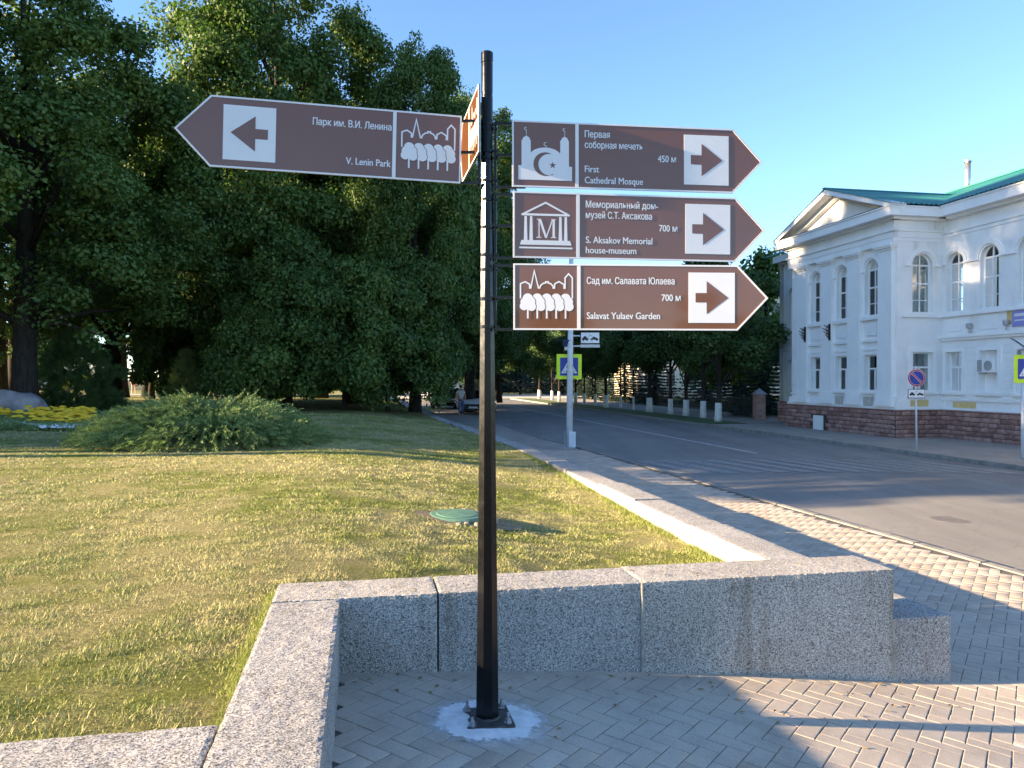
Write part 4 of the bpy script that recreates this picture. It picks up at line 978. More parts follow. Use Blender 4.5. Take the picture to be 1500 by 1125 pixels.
def juniper():
    c = at(296, 15.0); c.z = Zl(c); t = thing('juniper_shrub', 'wide low spreading juniper with feathery grey-green sprays on the lawn', 'shrub', c)
    g_ = np.random.default_rng(77); RX, RY, HH = 2.2, 1.75, .70; n = 3600; Vs = []
    a = g_.uniform(0, 2*np.pi, n); q = g_.uniform(0.02, 1, n)**.55
    lum = np.array([1+.16*noise.noise(Vector((math.cos(x)*2.3, math.sin(x)*2.3, 4))) + .08*noise.noise(Vector((math.cos(x)*7, math.sin(x)*7, 4))) for x in a])
    x = np.cos(a)*q*RX*lum; y = np.sin(a)*q*RY*lum
    hn = np.array([noise.noise(Vector((xx*1.5, yy*1.5, 2))) for xx, yy in zip(x, y)])
    z = HH*(1-q**2.4)**.7*(1+.35*hn)*g_.uniform(.45, 1.0, n)**.5+.03
    out = np.stack([np.cos(a)*(0.4+q), np.sin(a)*(.4+q), .75-.45*q], 1)+g_.normal(size=(n, 3))*.22; out /= np.linalg.norm(out, axis=1)[:, None]
    Ls = g_.uniform(.22, .48, n); K = 30; idx = np.repeat(np.arange(n), K); s = np.tile(np.linspace(0, 1, K), n)
    droop = np.zeros((n*K, 3)); droop[:, 2] = -.10*s*s
    p = np.stack([x, y, z], 1)[idx]+out[idx]*(Ls[idx]*s)[:, None]+droop
    side = np.cross(out[idx], g_.normal(size=(n*K, 3))); side /= np.linalg.norm(side, axis=1)[:, None]
    dd = out[idx]*.75+side*.65; l = (.035+.06*(1-s))[:, None]*g_.uniform(.7, 1.4, n*K)[:, None]
    ww = np.cross(dd, g_.normal(size=(n*K, 3))); ww /= np.linalg.norm(ww, axis=1)[:, None]; w = .0075
    V = np.stack([p-ww*w, p+ww*w, p+dd*l], 1).reshape(-1, 3); new_obj('foliage', np_mesh('foliage', V, np.arange(len(V)).reshape(-1, 3), M_JUN), None, t)
    b = MB(); 
    for i in range(60):
        aa = rs.uniform(0, 6.28); r = rs.uniform(.5, 1.0); b.path([(0.1*math.cos(aa), .1*math.sin(aa), .05), (RX*r*.5*math.cos(aa), RY*r*.5*math.sin(aa), .30), (RX*r*.92*math.cos(aa), RY*r*.92*math.sin(aa), .28)], [.03, .018, .006], 5)
    b.build('stems', M_BARK, t)
juniper()
# flower bed
def flowers():
    Vs = []; Fs = []; n0 = 0; Vl = []; Fl = []; Vw = []; Fw = []
    def bloom(V, F, c, r):
        k = len(V); m_ = 7; V.append((c[0], c[1], c[2]+r*.55))
        for ring, (rr, zz) in enumerate(((.6, .45), (1.0, .05))):
            for i in range(m_): a = 6.28*(i+.5*ring)/m_; V.append((c[0]+r*rr*math.cos(a), c[1]+r*rr*math.sin(a), c[2]+r*zz))
        for i in range(m_): F.append((k, k+1+i, k+1+(i+1) % m_)); F.append((k+1+i, k+1+m_+i, k+1+(i+1) % m_)); F.append((k+1+(i+1) % m_, k+1+m_+i, k+1+m_+(i+1) % m_))
    for _ in range(520):
        px = rs.uniform(-90, 140); D = rs.uniform(19.3, 23.3); 
        lim = 140-(D-19.3)*.8
        front = 19.3+ (0 if px > 60 else (60-px)*.035)
        if px > lim or D < front: continue
        p = at(px, D); z = Zl(p)+.17+(D-19.3)*.03+rs.uniform(-.12, .12); bloom(Vs, Fs, (p.x, p.y, z), rs.uniform(.07, .14))
    for _ in range(330):
        px = rs.uniform(-90, 128); D0 = 19.3+(0 if px > 60 else (60-px)*.035); D = D0-rs.uniform(.1, .75)
        if noise.noise(Vector((px*.09, D, 0))) < -.22: continue
        p = at(px, D); bloom(Vw, Fw, (p.x, p.y, Zl(p)+.07+rs.uniform(0, .04)), rs.uniform(.05, .09))
    g_ = nr; n = 26000; px = g_.uniform(-95, 142, n); D = g_.uniform(18.5, 23.8, n); X = (px-750)/1127*D; Z = np.array([Zl((x, y)) for x, y in zip(X, D)])+g_.uniform(0, .17, n)+np.clip(D-19.3, 0, 9)*.03
    c = np.stack([X, D, Z], 1); d1 = g_.normal(size=(n, 3)); d1 /= np.linalg.norm(d1, axis=1)[:, None]; d2 = np.cross(d1, g_.normal(size=(n, 3))); d2 /= np.linalg.norm(d2, axis=1)[:, None]
    V = np.stack([c-d2*.014, c+d2*.014, c+d1*.07], 1).reshape(-1, 3)
    o = new_obj('bedding_leaves', np_mesh('bl', V, np.arange(n*3).reshape(-1, 3), M_JUN)); tag(o, 'green leaves under the yellow flowers of the bed at the left', 'flower leaves', kind='stuff')
    o = new_obj('yellow_flowers', np_mesh('yf', Vs, Fs, m_noisy('petal_yellow', (.80, .42, .01), (.92, .62, .04), 6, .7))); tag(o, 'dense bed of yellow marigolds at the left edge, in front of the boulder', 'flower bed', kind='stuff')
    o = new_obj('white_flowers', np_mesh('wf', Vw, Fw, mat('petal_white', (.8, .8, .84), .7))); tag(o, 'thin border of white flowers along the front of the yellow bed', 'flower bed', kind='stuff')
flowers()
# boulder
def boulder():
    bm = bmesh.new(); bmesh.ops.create_icosphere(bm, subdivisions=4, radius=1)
    for v in bm.verts:
        p = v.co.copy(); k = 1+.22*noise.noise(p*1.3+Vector((3, 3, 3)))+.10*noise.noise(p*3.1)+.03*noise.noise(p*9); v.co = Vector((p.x*1.55*k, p.y*.8*k, max(-.3, p.z*k)*.72))
    me = bpy.data.meshes.new('boulder'); bm.to_mesh(me); bm.free(); me.materials.append(m_noisy('boulder_stone', (.16, .15, .16), (.34, .32, .34), 2.5, .9, .2, .8, 12))
    me.polygons.foreach_set('use_smooth', [True]*len(me.polygons)); o = new_obj('boulder', me); p = at(4, 24.2); o.location = (p.x, p.y, Zl(p)+.28); o.scale = (.88, .88, .95); tag(o, 'large smooth grey boulder behind the yellow flower bed at the left edge', 'boulder')
boulder()
pth = MB()
for (u0, u1, v0, v1) in [(-75, 3, 58, 63)]: pth.add([P(u0, v0, z_lawn(-20, v0)+.03), P(u1-3, v0, z_lawn(-20, v0)+.03), P(u1-3, v1, z_lawn(-20, v1)+.03), P(u0, v1, z_lawn(-20, v1)+.03)], [(0, 1, 2, 3)])
tag(pth.build('park_path', mat('path_gravel', (.42, .38, .33), .9)), kind='structure')
tree_kind('bushk', 'bush', 2.4, .1, 1.5, 60, 110, .12, .05, 61, M_BUSH, 'oval', .3, (.3, .5), 4)
p = at(232, 72); p.z = .25; plant_tree('bushk', p, 'bright yellow-green sunlit bush glimpsed between the park trunks', None, 0, .62, cat='bush')
p = at(112, 78); p.z = .25; plant_tree('bushk', p, 'second yellow-green bush, glimpsed behind the dark rounded pine', None, 0, 1.0, cat='bush')
p = at(242, 66); p.z = .25; lp = thing('park_lamp', 'thin white lamp post among the park trunks', 'lamp post', p); MB().tube((0, 0, 0), (0, 0, 3.3), .05, .035, 8).build('pole', M_WPOLE, lp); MB().lathe([(.05, 3.3), (.16, 3.4), (.18, 3.55), (.12, 3.68), (.02, 3.72)], n=14).build('globe', M_FRAME, lp)
for k_, px in enumerate((330, 392, 20)):
    p = at(px, 61); p.z = Zl(p); bn = thing('park_bench', ['white park bench glimpsed under the trees right of the small pine', 'white park bench glimpsed under the trees behind the juniper right end', 'white park bench glimpsed at the far left behind the boulder'][k_], 'bench', p, 0, 'park benches')
    MB().box((-.9, -.2, .40), (.9, .2, .46)).build('seat', M_FRAME, bn); MB().box((-.9, .2, .5), (.9, .24, .9)).build('backrest', M_FRAME, bn)
    for s in (-.75, .75): MB().box((s-.04, -.18, 0), (s+.04, .2, .42)).build('leg', M_INK, bn)

# ================================================================== BUILDING
BL = thing('white_building', 'white two-storey classical building with pediment, arched windows, green roof and red stone plinth', 'building', (0, 0, 0))
def FR(u0, v0, du, dv, nu, nv): return lambda s, n, z: P(u0+du*s+nu*n, v0+dv*s+nv*n, z)
F_pav = FR(17.9, 19.0, 0, 1, -1, 0); F_side = FR(17.9, 19.0, 1, 0, 0, -1); F_wing = FR(19.66, 19.0, 0, -1, -1, 0); F_left = FR(19.66, 25.55, 0, 1, -1, 0); F_lend = FR(19.66, 29.6, 1, 0, 0, 1)
def arch_pts(c, hw, zs, n=14): return [(c+hw*math.cos(math.pi*(1-i/n)), zs+hw*math.sin(math.pi*(1-i/n))) for i in range(n+1)]
def wall(F, s0, s1, z0, z1, ops, name='wall', m=M_WALL, depth=.22):
    """ops: list of (centre, halfwidth, zb, zt, arched) - zt is the spring for arches"""
    b = MB(); cols = {}
    for o in ops: cols.setdefault(round(o[0], 3), []).append(o)
    x = s0
    def q(a, za, c, zc): 
        if c-a > 1e-4 and zc-za > 1e-4: b.add([F(a, 0, za), F(c, 0, za), F(c, 0, zc), F(a, 0, zc)], [(0, 1, 2, 3)])
    for cx in sorted(cols):
        oo = sorted(cols[cx], key=lambda o: o[2]); hw = max(o[1] for o in oo); q(x, z0, cx-hw, z1); z = z0
        for (c, h, zb, zt, ar) in oo:
            q(cx-hw, z, cx+hw, zb)
            if h < hw: q(cx-hw, zb, c-h, zt); q(c+h, zb, cx+hw, zt)
            rev = [(c-h, zb), (c-h, zt)]
            if ar:
                ap = arch_pts(c, h, zt); top = zt+h+.02; k = len(ap)
                if h < hw: q(cx-hw, zt, c-h, top); q(c+h, zt, cx+hw, top)
                b.add([F(a, 0, zz) for a, zz in ap]+[F(a, 0, top) for a, zz in ap], [(i, i+1, k+i+1, k+i) for i in range(k-1)])
                rev = [(c-h, zb)]+ap+[(c+h, zb)]; z = top
            else: rev = [(c-h, zb), (c-h, zt), (c+h, zt), (c+h, zb)]; z = zt
            k = len(rev); b.add([F(a, 0, zz) for a, zz in rev]+[F(a, -depth, zz) for a, zz in rev], [(i, (i+1) % k, k+(i+1) % k, k+i) for i in range(k)])
        q(cx-hw, z, cx+hw, z1); x = cx+hw
    q(x, z0, s1, z1); return b.build(name, m, BL)
def window(F, c, hw, zb, zt, arched, rows, light=0):
    """window with frame, single panes, curtain and a dark room behind"""
    n0 = -.15; t = .045; b = MB(); fr = lambda a, n, z: F(a, n, z)
    H = zt-zb; ztop = zt
    b.box((c-hw, n0-.05, zb), (c-hw+t, n0, zt), fr); b.box((c+hw-t, n0-.05, zb), (c+hw, n0, zt), fr); b.box((c-hw+t, n0-.05, zb), (c+hw-t, n0, zb+t), fr)
    zsl = rows; mull = .022 if arched else .03
    panes = []
    if arched:
        ap = arch_pts(c, hw, zt); ai = arch_pts(c, hw-t, zt); k = len(ap)
        vs = [fr(a, n0, z) for a, z in ap]+[fr(a, n0, z) for a, z in ai]+[fr(a, n0-.05, z) for a, z in ai]
        b.add(vs, [(i, i+1, k+i+1, k+i) for i in range(k-1)]+[(k+i, k+i+1, 2*k+i+1, 2*k+i) for i in range(k-1)])
        b.box((c-mull, n0-.045, zb+t), (c+mull, n0+.004, zt+hw-t), fr)
        zz = [zb+t]+[zb+H*f for f in zsl]+[zt]
        for f in zsl+[1.0]:
            z = zb+H*f; th = .028 if f in (.62, 1.0) else .014; b.box((c-hw+t, n0-.042, z-th), (c+hw-t, n0+.002, z+th), fr)
        for i in range(len(zz)-1):
            for sgn in (-1, 1):
                a0, a1 = (c-hw+t, c-mull) if sgn < 0 else (c+mull, c+hw-t); panes.append([(a0, zz[i]), (a1, zz[i]), (a1, zz[i+1]), (a0, zz[i+1])])
        for sgn in (-1, 1):
            pts = [(a, z) for a, z in arch_pts(c, hw-t, zt+.02, 14) if (a-c)*sgn >= -1e-6]; pts = [(c+sgn*mull*.5, zt+.02)]+(pts if sgn < 0 else pts[::1]); panes.append(pts)
    else:
        zs = zb+H*.62; b.box((c-hw+t, n0-.05, zt-t), (c+hw-t, n0, zt), fr); b.box((c-hw+t, n0-.046, zs-mull), (c+hw-t, n0+.004, zs+mull), fr); b.box((c-mull, n0-.045, zb+t), (c+mull, n0+.003, zs-mull), fr)
        panes = [[(c-hw+t, zb+t), (c-mull, zb+t), (c-mull, zs-mull), (c-hw+t, zs-mull)], [(c+mull, zb+t), (c+hw-t, zb+t), (c+hw-t, zs-mull), (c+mull, zs-mull)], [(c-hw+t, zs+mull), (c+hw-t, zs+mull), (c+hw-t, zt-t), (c-hw+t, zt-t)]]
    w = b.build('window', M_FRAME, BL)
    for pn in panes:
        x = MB(); k = len(pn); x.prism(pn, lambda a, z: F(a, n0-.022, z), lambda a, z: F(a, n0-.028, z)); x.build('pane', M_GLASS, w)
    top = zt+hw*.95 if arched else zt-t; cb = MB(); nn = 26; a0, a1 = c-hw+.002, c+hw-.002
    if light == 1: a1 = c+hw*.15
    if light == 2: a0, a1 = c-hw*.1, c+hw-.02
    def curt(a0, a1):
        k0 = [(a0+(a1-a0)*i/nn, n0-.036+.005*math.sin(i*2.1)+.003*rs.uniform(-1, 1)) for i in range(nn+1)]; kk = len(k0)
        zt_ = [min(top, zt+math.sqrt(max(0, hw*hw-(a-c)**2))) if arched else top for a, _ in k0]
        cb.add([F(a, n, zb+.02) for a, n in k0]+[F(a, n, z) for (a, n), z in zip(k0, zt_)], [(i, i+1, kk+i+1, kk+i) for i in range(nn)])
    curt(a0, a1); cb.build('curtain', M_CURT, w)
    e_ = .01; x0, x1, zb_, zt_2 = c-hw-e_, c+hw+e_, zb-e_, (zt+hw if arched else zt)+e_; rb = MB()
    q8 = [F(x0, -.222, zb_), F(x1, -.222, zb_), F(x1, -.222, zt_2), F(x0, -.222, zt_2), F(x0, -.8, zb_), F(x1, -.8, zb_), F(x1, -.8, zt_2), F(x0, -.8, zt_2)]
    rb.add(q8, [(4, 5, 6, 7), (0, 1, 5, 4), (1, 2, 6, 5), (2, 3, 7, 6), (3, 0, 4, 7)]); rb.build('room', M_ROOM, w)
    return w
ZP, ZE = .55, 7.1; GZ0, GZ1 = 1.16, 2.46; AZ0, AS = 3.86, 5.50
PWIN = [1.35, 3.05, 4.75]; PIL = [.46, 2.20, 3.90, 5.60]
hwA, hwG = .36, .36
ops = [(c, hwG, GZ0, GZ1, 0) for c in PWIN]+[(c, hwA, AZ0, AS, 1) for c in PWIN]; wall(F_pav, 0, 6.55, ZP, ZE+.3, ops)
SW = .98; wall(F_side, 0, 1.76, ZP, ZE+.3, [(SW, .40, GZ0, GZ1+.05, 0), (SW, .39, AZ0, AS, 1)])
WW = [.56, 2.02, 3.48, 4.94, 6.4, 7.86, 9.32]; ops = [(c, .36, GZ0, GZ1+.05, 0) for c in WW]+[(c, .37, AZ0, AS, 1) for c in WW if c != WW[3]*9]; wall(F_wing, 0, 12, ZP, ZE+.3, ops)
wall(F_left, 0, 3.7, ZP, ZE+.3, [(c, .34, GZ0, GZ1, 0) for c in (2.95,)]+[(c, .34, AZ0, AS, 1) for c in (2.95,)], m=M_WALL2)
wall(F_lend, 0, 8, ZP, ZE+.3, [], m=M_WALL2)
b = MB(); b.add([P(17.9, 25.55, ZP), P(19.66, 25.55, ZP), P(19.66, 25.55, ZE+.3), P(17.9, 25.55, ZE+.3)], [(0, 1, 2, 3)]); b.build('wall', M_WALL, BL)
AR = [.26, .62, ]; AR = [.25, .62]
for i, c in enumerate(PWIN): window(F_pav, c, hwG, GZ0, GZ1, 0, None, 0); window(F_pav, c, hwA, AZ0, AS, 1, [.27, .62])
window(F_side, SW, .40, GZ0, GZ1+.05, 0, None, 2); window(F_side, SW, .39, AZ0, AS, 1, [.27, .62])
for i, c in enumerate(WW):
    if i != 1: window(F_wing, c, .36, GZ0, GZ1+.05, 0, None, 0)
    window(F_wing, c, .37, AZ0, AS, 1, [.27, .62], 0)
window(F_left, 2.95, .34, GZ0, GZ1, 0, None); window(F_left, 2.95, .34, AZ0, AS, 1, [.27, .62])
# blind niche with the air conditioner
b = MB(); c = WW[1]; b.add([F_wing(c-.36, -.2, GZ0), F_wing(c+.36, -.2, GZ0), F_wing(c+.36, -.2, GZ1+.05), F_wing(c-.36, -.2, GZ1+.05)], [(0, 1, 2, 3)]); b.build('blind_niche', M_WALL, BL)
ac = thing('air_conditioner', 'white air conditioner unit fixed in a blind ground floor window niche of the building', 'air conditioner', F_wing(c, -.17, 2.02))
axu = (F_wing(1, 0, 0)-F_wing(0, 0, 0)); ac.rotation_euler = (0, 0, math.atan2(axu.y, axu.x))
bevelled(MB().box((-.33, -.02, -.22), (.33, -.32, .22)), .012, 'casing', M_FRAME, ac)
b = MB(); b.lathe([(.16, 0), (.16, .01), (.15, .012)], n=22)
for i in range(5): b.tube((.03*(i+1), 0, .012), (.03*(i+1)+.001, 0, .013), .01, n=5)
o = b.build('fan_grille', M_ALU, ac); o.rotation_euler = (R(90), 0, 0); o.location = (.12, -.322, 0)
b = MB()
for i in range(9): b.box((-.31+i*.022, -.330, -.19), (-.302+i*.022, -.321, .19))
b.build('louvre', M_ALU, ac); b = MB().box((-.3, -.3, -.25), (-.26, -.0, -.225)).box((.26, -.3, -.25), (.3, 0, -.225)); b.build('wall_bracket', M_ALU, ac)
# trims -------------------------------------------------------
def band(F, s0, s1, z0, z1, pr, name='moulding', m=M_TRIM, n0=0.0, parent=None): return MB().box((s0, n0, z0), (s1, n0+pr, z1), F).build(name, m, parent or BL)
def archivolt(F, c, r0, r1, zs, pr, m=M_TRIM):
    b = MB(); a = arch_pts(c, r0, zs, 18); d_ = arch_pts(c, r1, zs, 18); k = len(a)
    vs = [F(x, 0.0, z) for x, z in a]+[F(x, 0.0, z) for x, z in d_]+[F(x, pr, z) for x, z in a]+[F(x, pr, z) for x, z in d_]
    b.add(vs, [f for i in range(k-1) for f in ((2*k+i, 2*k+i+1, 3*k+i+1, 3*k+i), (i, i+1, 2*k+i+1, 2*k+i), (k+i, k+i+1, 3*k+i+1, 3*k+i))]); b.build('archivolt', m, BL)
def surround(F, c, hw, zb, zt, w=.10, pr=.05, m=M_TRIM):
    b = MB(); b.box((c-hw-w, 0, zb), (c-hw, pr, zt+w), F); b.box((c+hw, 0, zb), (c+hw+w, pr, zt+w), F); b.box((c-hw, 0, zt), (c+hw, pr, zt+w), F); b.build('window_surround', m, BL)
    band(F, c-hw-.16, c+hw+.16, zb-.09, zb, .13, 'sill', m)
# pavilion: base mouldings
band(F_pav, -.14, 6.69, ZP+.002, ZP+.10, .14); band(F_side, -.139, 1.76, ZP+.002, ZP+.10, .139)
band(F_pav, -.09, 6.64, ZP+.10, ZP+.30, .09); band(F_side, -.089, 1.76, ZP+.10, ZP+.30, .089)
band(F_pav, -.05, 6.60, ZP+.42, ZP+.48, .05)
for s in PIL:
    hw = .36 if s < 6 else .30
    if s > 6: continue
    b = MB(); b.box((s-hw, 0, ZP+.30), (s+hw, .15, 6.02), F_pav); b.build('pilaster', M_TRIM, BL)
    b = MB(); b.box((s-hw-.05, 0, ZP+.30), (s+hw+.05, .20, ZP+.46), F_pav); b.box((s-hw-.025, 0, ZP+.46), (s+hw+.025, .175, ZP+.56), F_pav); b.box((s-hw-.09, 0, ZP+.10), (s+hw+.09, .23, ZP+.30), F_pav); b.build('pilaster_base', M_TRIM, BL)
    b = MB(); b.box((s-hw-.03, 0, 6.02), (s+hw+.03, .19, 6.09), F_pav); b.box((s-hw-.08, 0, 6.09), (s+hw+.08, .25, 6.15), F_pav); b.box((s-hw-.11, 0, 6.15), (s+hw+.11, .28, 6.22), F_pav); b.build('capital', M_TRIM, BL)
b = MB().box((-.02, 0, 6.222), (6.57, .17, 6.42), F_pav).box((-.04, 0, 6.42), (6.59, .19, 6.62), F_pav).box((-.09, 0, 6.62), (6.64, .25, 6.68), F_pav); b.build('architrave', M_TRIM, BL)
b = MB().box((-.168, 0, 6.30), (1.76, .018, 6.42), F_side).box((-.188, 0, 6.422), (1.76, .04, 6.62), F_side).box((-.245, 0, 6.62), (1.76, .09, 6.68), F_side); b.build('architrave', M_TRIM, BL)
b = MB().box((-.04, 0, 6.68), (6.59, .165, 7.0), F_pav).box((-.16, 0, 6.682), (1.76, .015, 7.0), F_side); b.build('frieze', M_WALL, BL)
# cornice
CO = .58
b = MB().box((-.20, 0, 7.0), (6.75, .30, 7.08), F_pav).box((-.42, 0, 7.08), (6.93, CO, 7.36), F_pav).box((-.46, 0, 7.36), (6.97, CO+.04, 7.41), F_pav); b.build('cornice', M_TRIM, BL)
b = MB().box((-.29, .0, 7.0), (1.76, .195, 7.078), F_side).box((-CO+.003, 0, 7.082), (1.4, .417, 7.355), F_side).box((-CO-.035, 0, 7.357), (1.3, .455, 7.405), F_side); b.build('cornice', M_TRIM, BL)
band(F_pav, -.30, 6.85, 7.412, 7.44, CO+.03, 'flashing', M_INK)
# tympanum and raking cornices
AP = 8.72; mid = 3.26
b = MB(); b.add([F_pav(-.1, 0, 7.40), F_pav(6.63, 0, 7.40), F_pav(mid, 0, AP-.1)], [(0, 1, 2)]); b.build('tympanum', M_WALL, BL)
for sg in (-1, 1):
    e = -.46 if sg < 0 else 6.97; b = MB()
    def sl(s, dz, n): t = (s-e)/(mid-e); return F_pav(s, n, 7.42+t*(AP-7.42)+dz)
    for (n1, d0, d1) in ((.20, -.26, -.12), (CO+.04, -.12, .06)):
        b.add([sl(e, d0, 0), sl(mid, d0, 0), sl(mid, d1, 0), sl(e, d1, 0), sl(e, d0, n1), sl(mid, d0, n1), sl(mid, d1, n1), sl(e, d1, n1)], [(0, 1, 2, 3), (7, 6, 5, 4), (0, 4, 5, 1), (3, 2, 6, 7), (0, 3, 7, 4), (1, 5, 6, 2)])
    b.build('raking_cornice', M_TRIM, BL)
# wing cornice
b = MB().box((.42, 0, 7.0), (12, .22, 7.08), F_wing).box((.417, 0, 7.08), (12, .45, 7.38), F_wing).box((.46, 0, 7.38), (12, .49, 7.43), F_wing); b.build('cornice', M_TRIM, BL)
b = MB().box((.04, 0, 6.55), (12, .05, 6.62), F_wing).box((.06, 0, 6.42), (12, .03, 6.50), F_wing); b.build('moulding', M_TRIM, BL)
MB().box((0, 0, 7.0), (3.75, .22, 7.08), F_left).box((0, 0, 7.08), (3.9, .45, 7.38), F_left).build('cornice', M_WALL2, BL)
for z0_, z1_, pr_ in ((3.5, 3.58, .07), (2.95, 3.02, .07), (.95, 1.05, .05)): MB().box((0, 0, z0_), (3.72, pr_, z1_), F_left).build('string_course', M_WALL2, BL)
# window dressings
for c in PWIN:
    archivolt(F_pav, c, hwA+.06, hwA+.20, AS, .05); surround(F_pav, c, hwG, GZ0, GZ1)
    band(F_pav, c-.50, c+.50, AZ0-.16, AZ0-.04, .12, 'sill'); band(F_pav, c-.48, c+.48, 2.92, 3.0, .08); band(F_pav, c-.30, c+.30, 3.15, 3.58, .03, 'panel'); band(F_pav, c-.46, c+.46, 2.62, 2.68, .05)
    band(F_pav, c-.50, c-hwA-.02, AS-.06, AS, .07, 'impost'); band(F_pav, c+hwA+.02, c+.50, AS-.06, AS, .07, 'impost')
archivolt(F_side, SW, .45, .59, AS, .05); surround(F_side, SW, .40, GZ0, GZ1+.05, .12); band(F_side, .15, 1.70, AZ0-.16, AZ0-.06, .10, 'sill')
band(F_side, .30, .55, AS-.06, AS, .07, 'impost'); band(F_side, 1.41, 1.70, AS-.06, AS, .07, 'impost')
band(F_wing, .10, 12, AZ0-.16, AZ0-.06, .12, 'string_course'); band(F_wing, .0, 12, 2.98, 3.06, .16, 'string_course'); band(F_wing, .02, 12, 2.90, 2.98, .10, 'string_course')
band(F_wing, .0, 12, ZP+.32, ZP+.42, .06); band(F_side, .35, 1.70, ZP+.38, ZP+.46, .05); band(F_wing, .0, 12, ZP+.002, ZP+.06, .05)
for i, c in enumerate(WW):
    archivolt(F_wing, c, .42, .56, AS, .05); surround(F_wing, c, .36, GZ0, GZ1+.05, .12)
    if i: band(F_wing, WW[i-1]+.40, c-.40, AS-.06, AS, .07, 'impost'); band(F_wing, WW[i-1]+.40, WW[i-1]+.41, AS, AS+.01, .02, 'impost')
    band(F_wing, c-.34, c+.34, 3.2, 3.62, .03, 'panel')
    for z in [ZP+.55+.22*k for k in range(9)]:
        a0 = c+.52; a1 = (WW[i+1] if i+1 < len(WW) else 12)-.52
        if a1 > a0: band(F_wing, a0+.06, a1-.06, z, z+.19, .03, 'rusticated_band')
surround(F_left, 2.95, .34, GZ0, GZ1, .12, .05, M_WALL2)
for z in [ZP+.55+.22*k for k in range(8)]: band(F_left, 3.45, 3.7, z, z+.19, .03, 'rusticated_band', M_WALL2)
# ochre test patches, utility covers, lamps, flag brackets
MB().box((.45, .002, ZP+.11), (1.15, .006, ZP+.33), FR(17.9, 19.0-.089, 1, 0, 0, -1)).build('ochre_patch', M_OCHRE, BL)
MB().box((.50, .002, ZP+.08), (1.5, .006, ZP+.28), F_wing).build('ochre_patch', M_OCHRE, BL); MB().box((2.72, .002, 3.28), (2.90, .006, 3.8), F_wing).build('ochre_patch', M_OCHRE, BL)
for c in PWIN[:2]: MB().box((c-.24, .135, ZP+.08), (c+.24, .15, ZP+.42), F_pav).box((c-.05, .15, ZP+.17), (c+.05, .165, ZP+.33), F_pav).build('utility_cover', m_noisy('cover_beige', (.4, .38, .34), (.56, .53, .48), 7), BL)
for s in (1.32, 2.80):
    p = F_wing(s, 0, 3.28); l = thing('wall_lamp', ['small grey floodlight on the ledge over the first ground floor window of the wing', 'small grey floodlight on the ledge next to the blue street name plate'][s > 2], 'lamp', p)
    b = MB(); b.lathe([(.03, -.16), (.03, -.02), (.08, .0), (.10, .12), (.085, .16)], n=14); b.build('lamp_head', M_ALU, l); l.location = F_wing(s, .12, 3.26)
for k_, s in enumerate((3.62, 5.30)):
    hk = thing('flag_holder', ['dark metal leaf-shaped flag bracket on the pilaster right of the middle arched window', 'dark metal leaf-shaped flag bracket on the pilaster of the leftmost arched window'][k_], 'flag bracket', F_pav(s, .16, 3.1))
    q = lambda a, n, z: F_pav(s+a, .16+n, 3.1+z)-F_pav(s, .16, 3.1)
    MB().box((-.05, 0, .0), (.05, .03, .62), q).build('back_plate', M_INK, hk); b = MB()
    for j, (z, l) in enumerate(((.48, .20), (.36, .28), (.24, .24), (.12, .14))):
        for sd in (-1, 0, 1): b.tube(q(0, .03, z-.05), q(sd*.09, .03+l*(1-.2*abs(sd)), z+.10), .022, .008, 6)
    b.build('leaf_socket', m_noisy('bronze', (.10, .075, .045), (.2, .15, .09), 9, .5, .5, metal=.5), hk)
npl = thing('street_name_plate', 'blue and white street name plate on the wing wall at the right edge', 'sign', F_wing(3.42, .03, 3.42)); npl.rotation_euler = ac.rotation_euler
bevelled(MB().box((-.46, 0, -.22), (.9, -.035, .26)), .008, 'plate', mat('plate_violet', (.30, .30, .62), .3), npl)
MB().box((-.36, -.0365, .08), (.8, -.0405, .17)).box((-.36, -.0365, -.06), (.5, -.0405, -.015)).build('text_band', M_SWHITE, npl)
# roofs (corrugated)
def corr(name, f, n, rows, amp=.022, per=.19, length=10):
    """f(a,t): point with a along the eave (m), t up the slope 0..1"""
    V = []; F = []; na = int(length/per*8); 
    for j in range(rows+1):
        for i in range(na+1): a = length*i/na; V.append(f(a, j/rows) + Vector((0, 0, amp*math.sin(2*math.pi*a/per))))
    for j in range(rows):
        for i in range(na): F.append((j*(na+1)+i, j*(na+1)+i+1, (j+1)*(na+1)+i+1, (j+1)*(na+1)+i))
    me = bpy.data.meshes.new(name); me.from_pydata(V, [], F); me.polygons.foreach_set('use_smooth', [True]*len(F)); me.materials.append(M_ROOF); me.update(); return new_obj(name, me, None, BL)
RS = .377; E0 = 19.66-.53
corr('roof', lambda a, t: P(E0+5.35*t, 7.0+a, 7.45+RS*5.35*t), 0, 3, length=23.2)
corr('roof', lambda a, t: P(E0+10.7-5.35*t, 7.0+a, 7.45+RS*5.35*t), 0, 3, length=23.2)
corr('roof', lambda a, t: P(17.9-CO-.08+a, 19.0-.50+3.76*t, 7.45+(AP+.09-7.45)*t), 0, 2, length=6.2)
corr('roof', lambda a, t: P(17.9-CO-.08+a, 19.0+7.01-3.76*t, 7.45+(AP+.09-7.45)*t), 0, 2, length=6.2)
MB().box((17.9-CO-.1, 22.19, AP+.09), (23.2, 22.33, AP+.13), lambda a, b_, c: P(a, b_, c)).build('ridge_cap', M_ROOF, BL)
MB().box((24.38, 7, 9.47), (24.58, 30.2, 9.52), lambda a, b_, c: P(a, b_, c)).build('ridge_cap', M_ROOF, BL)
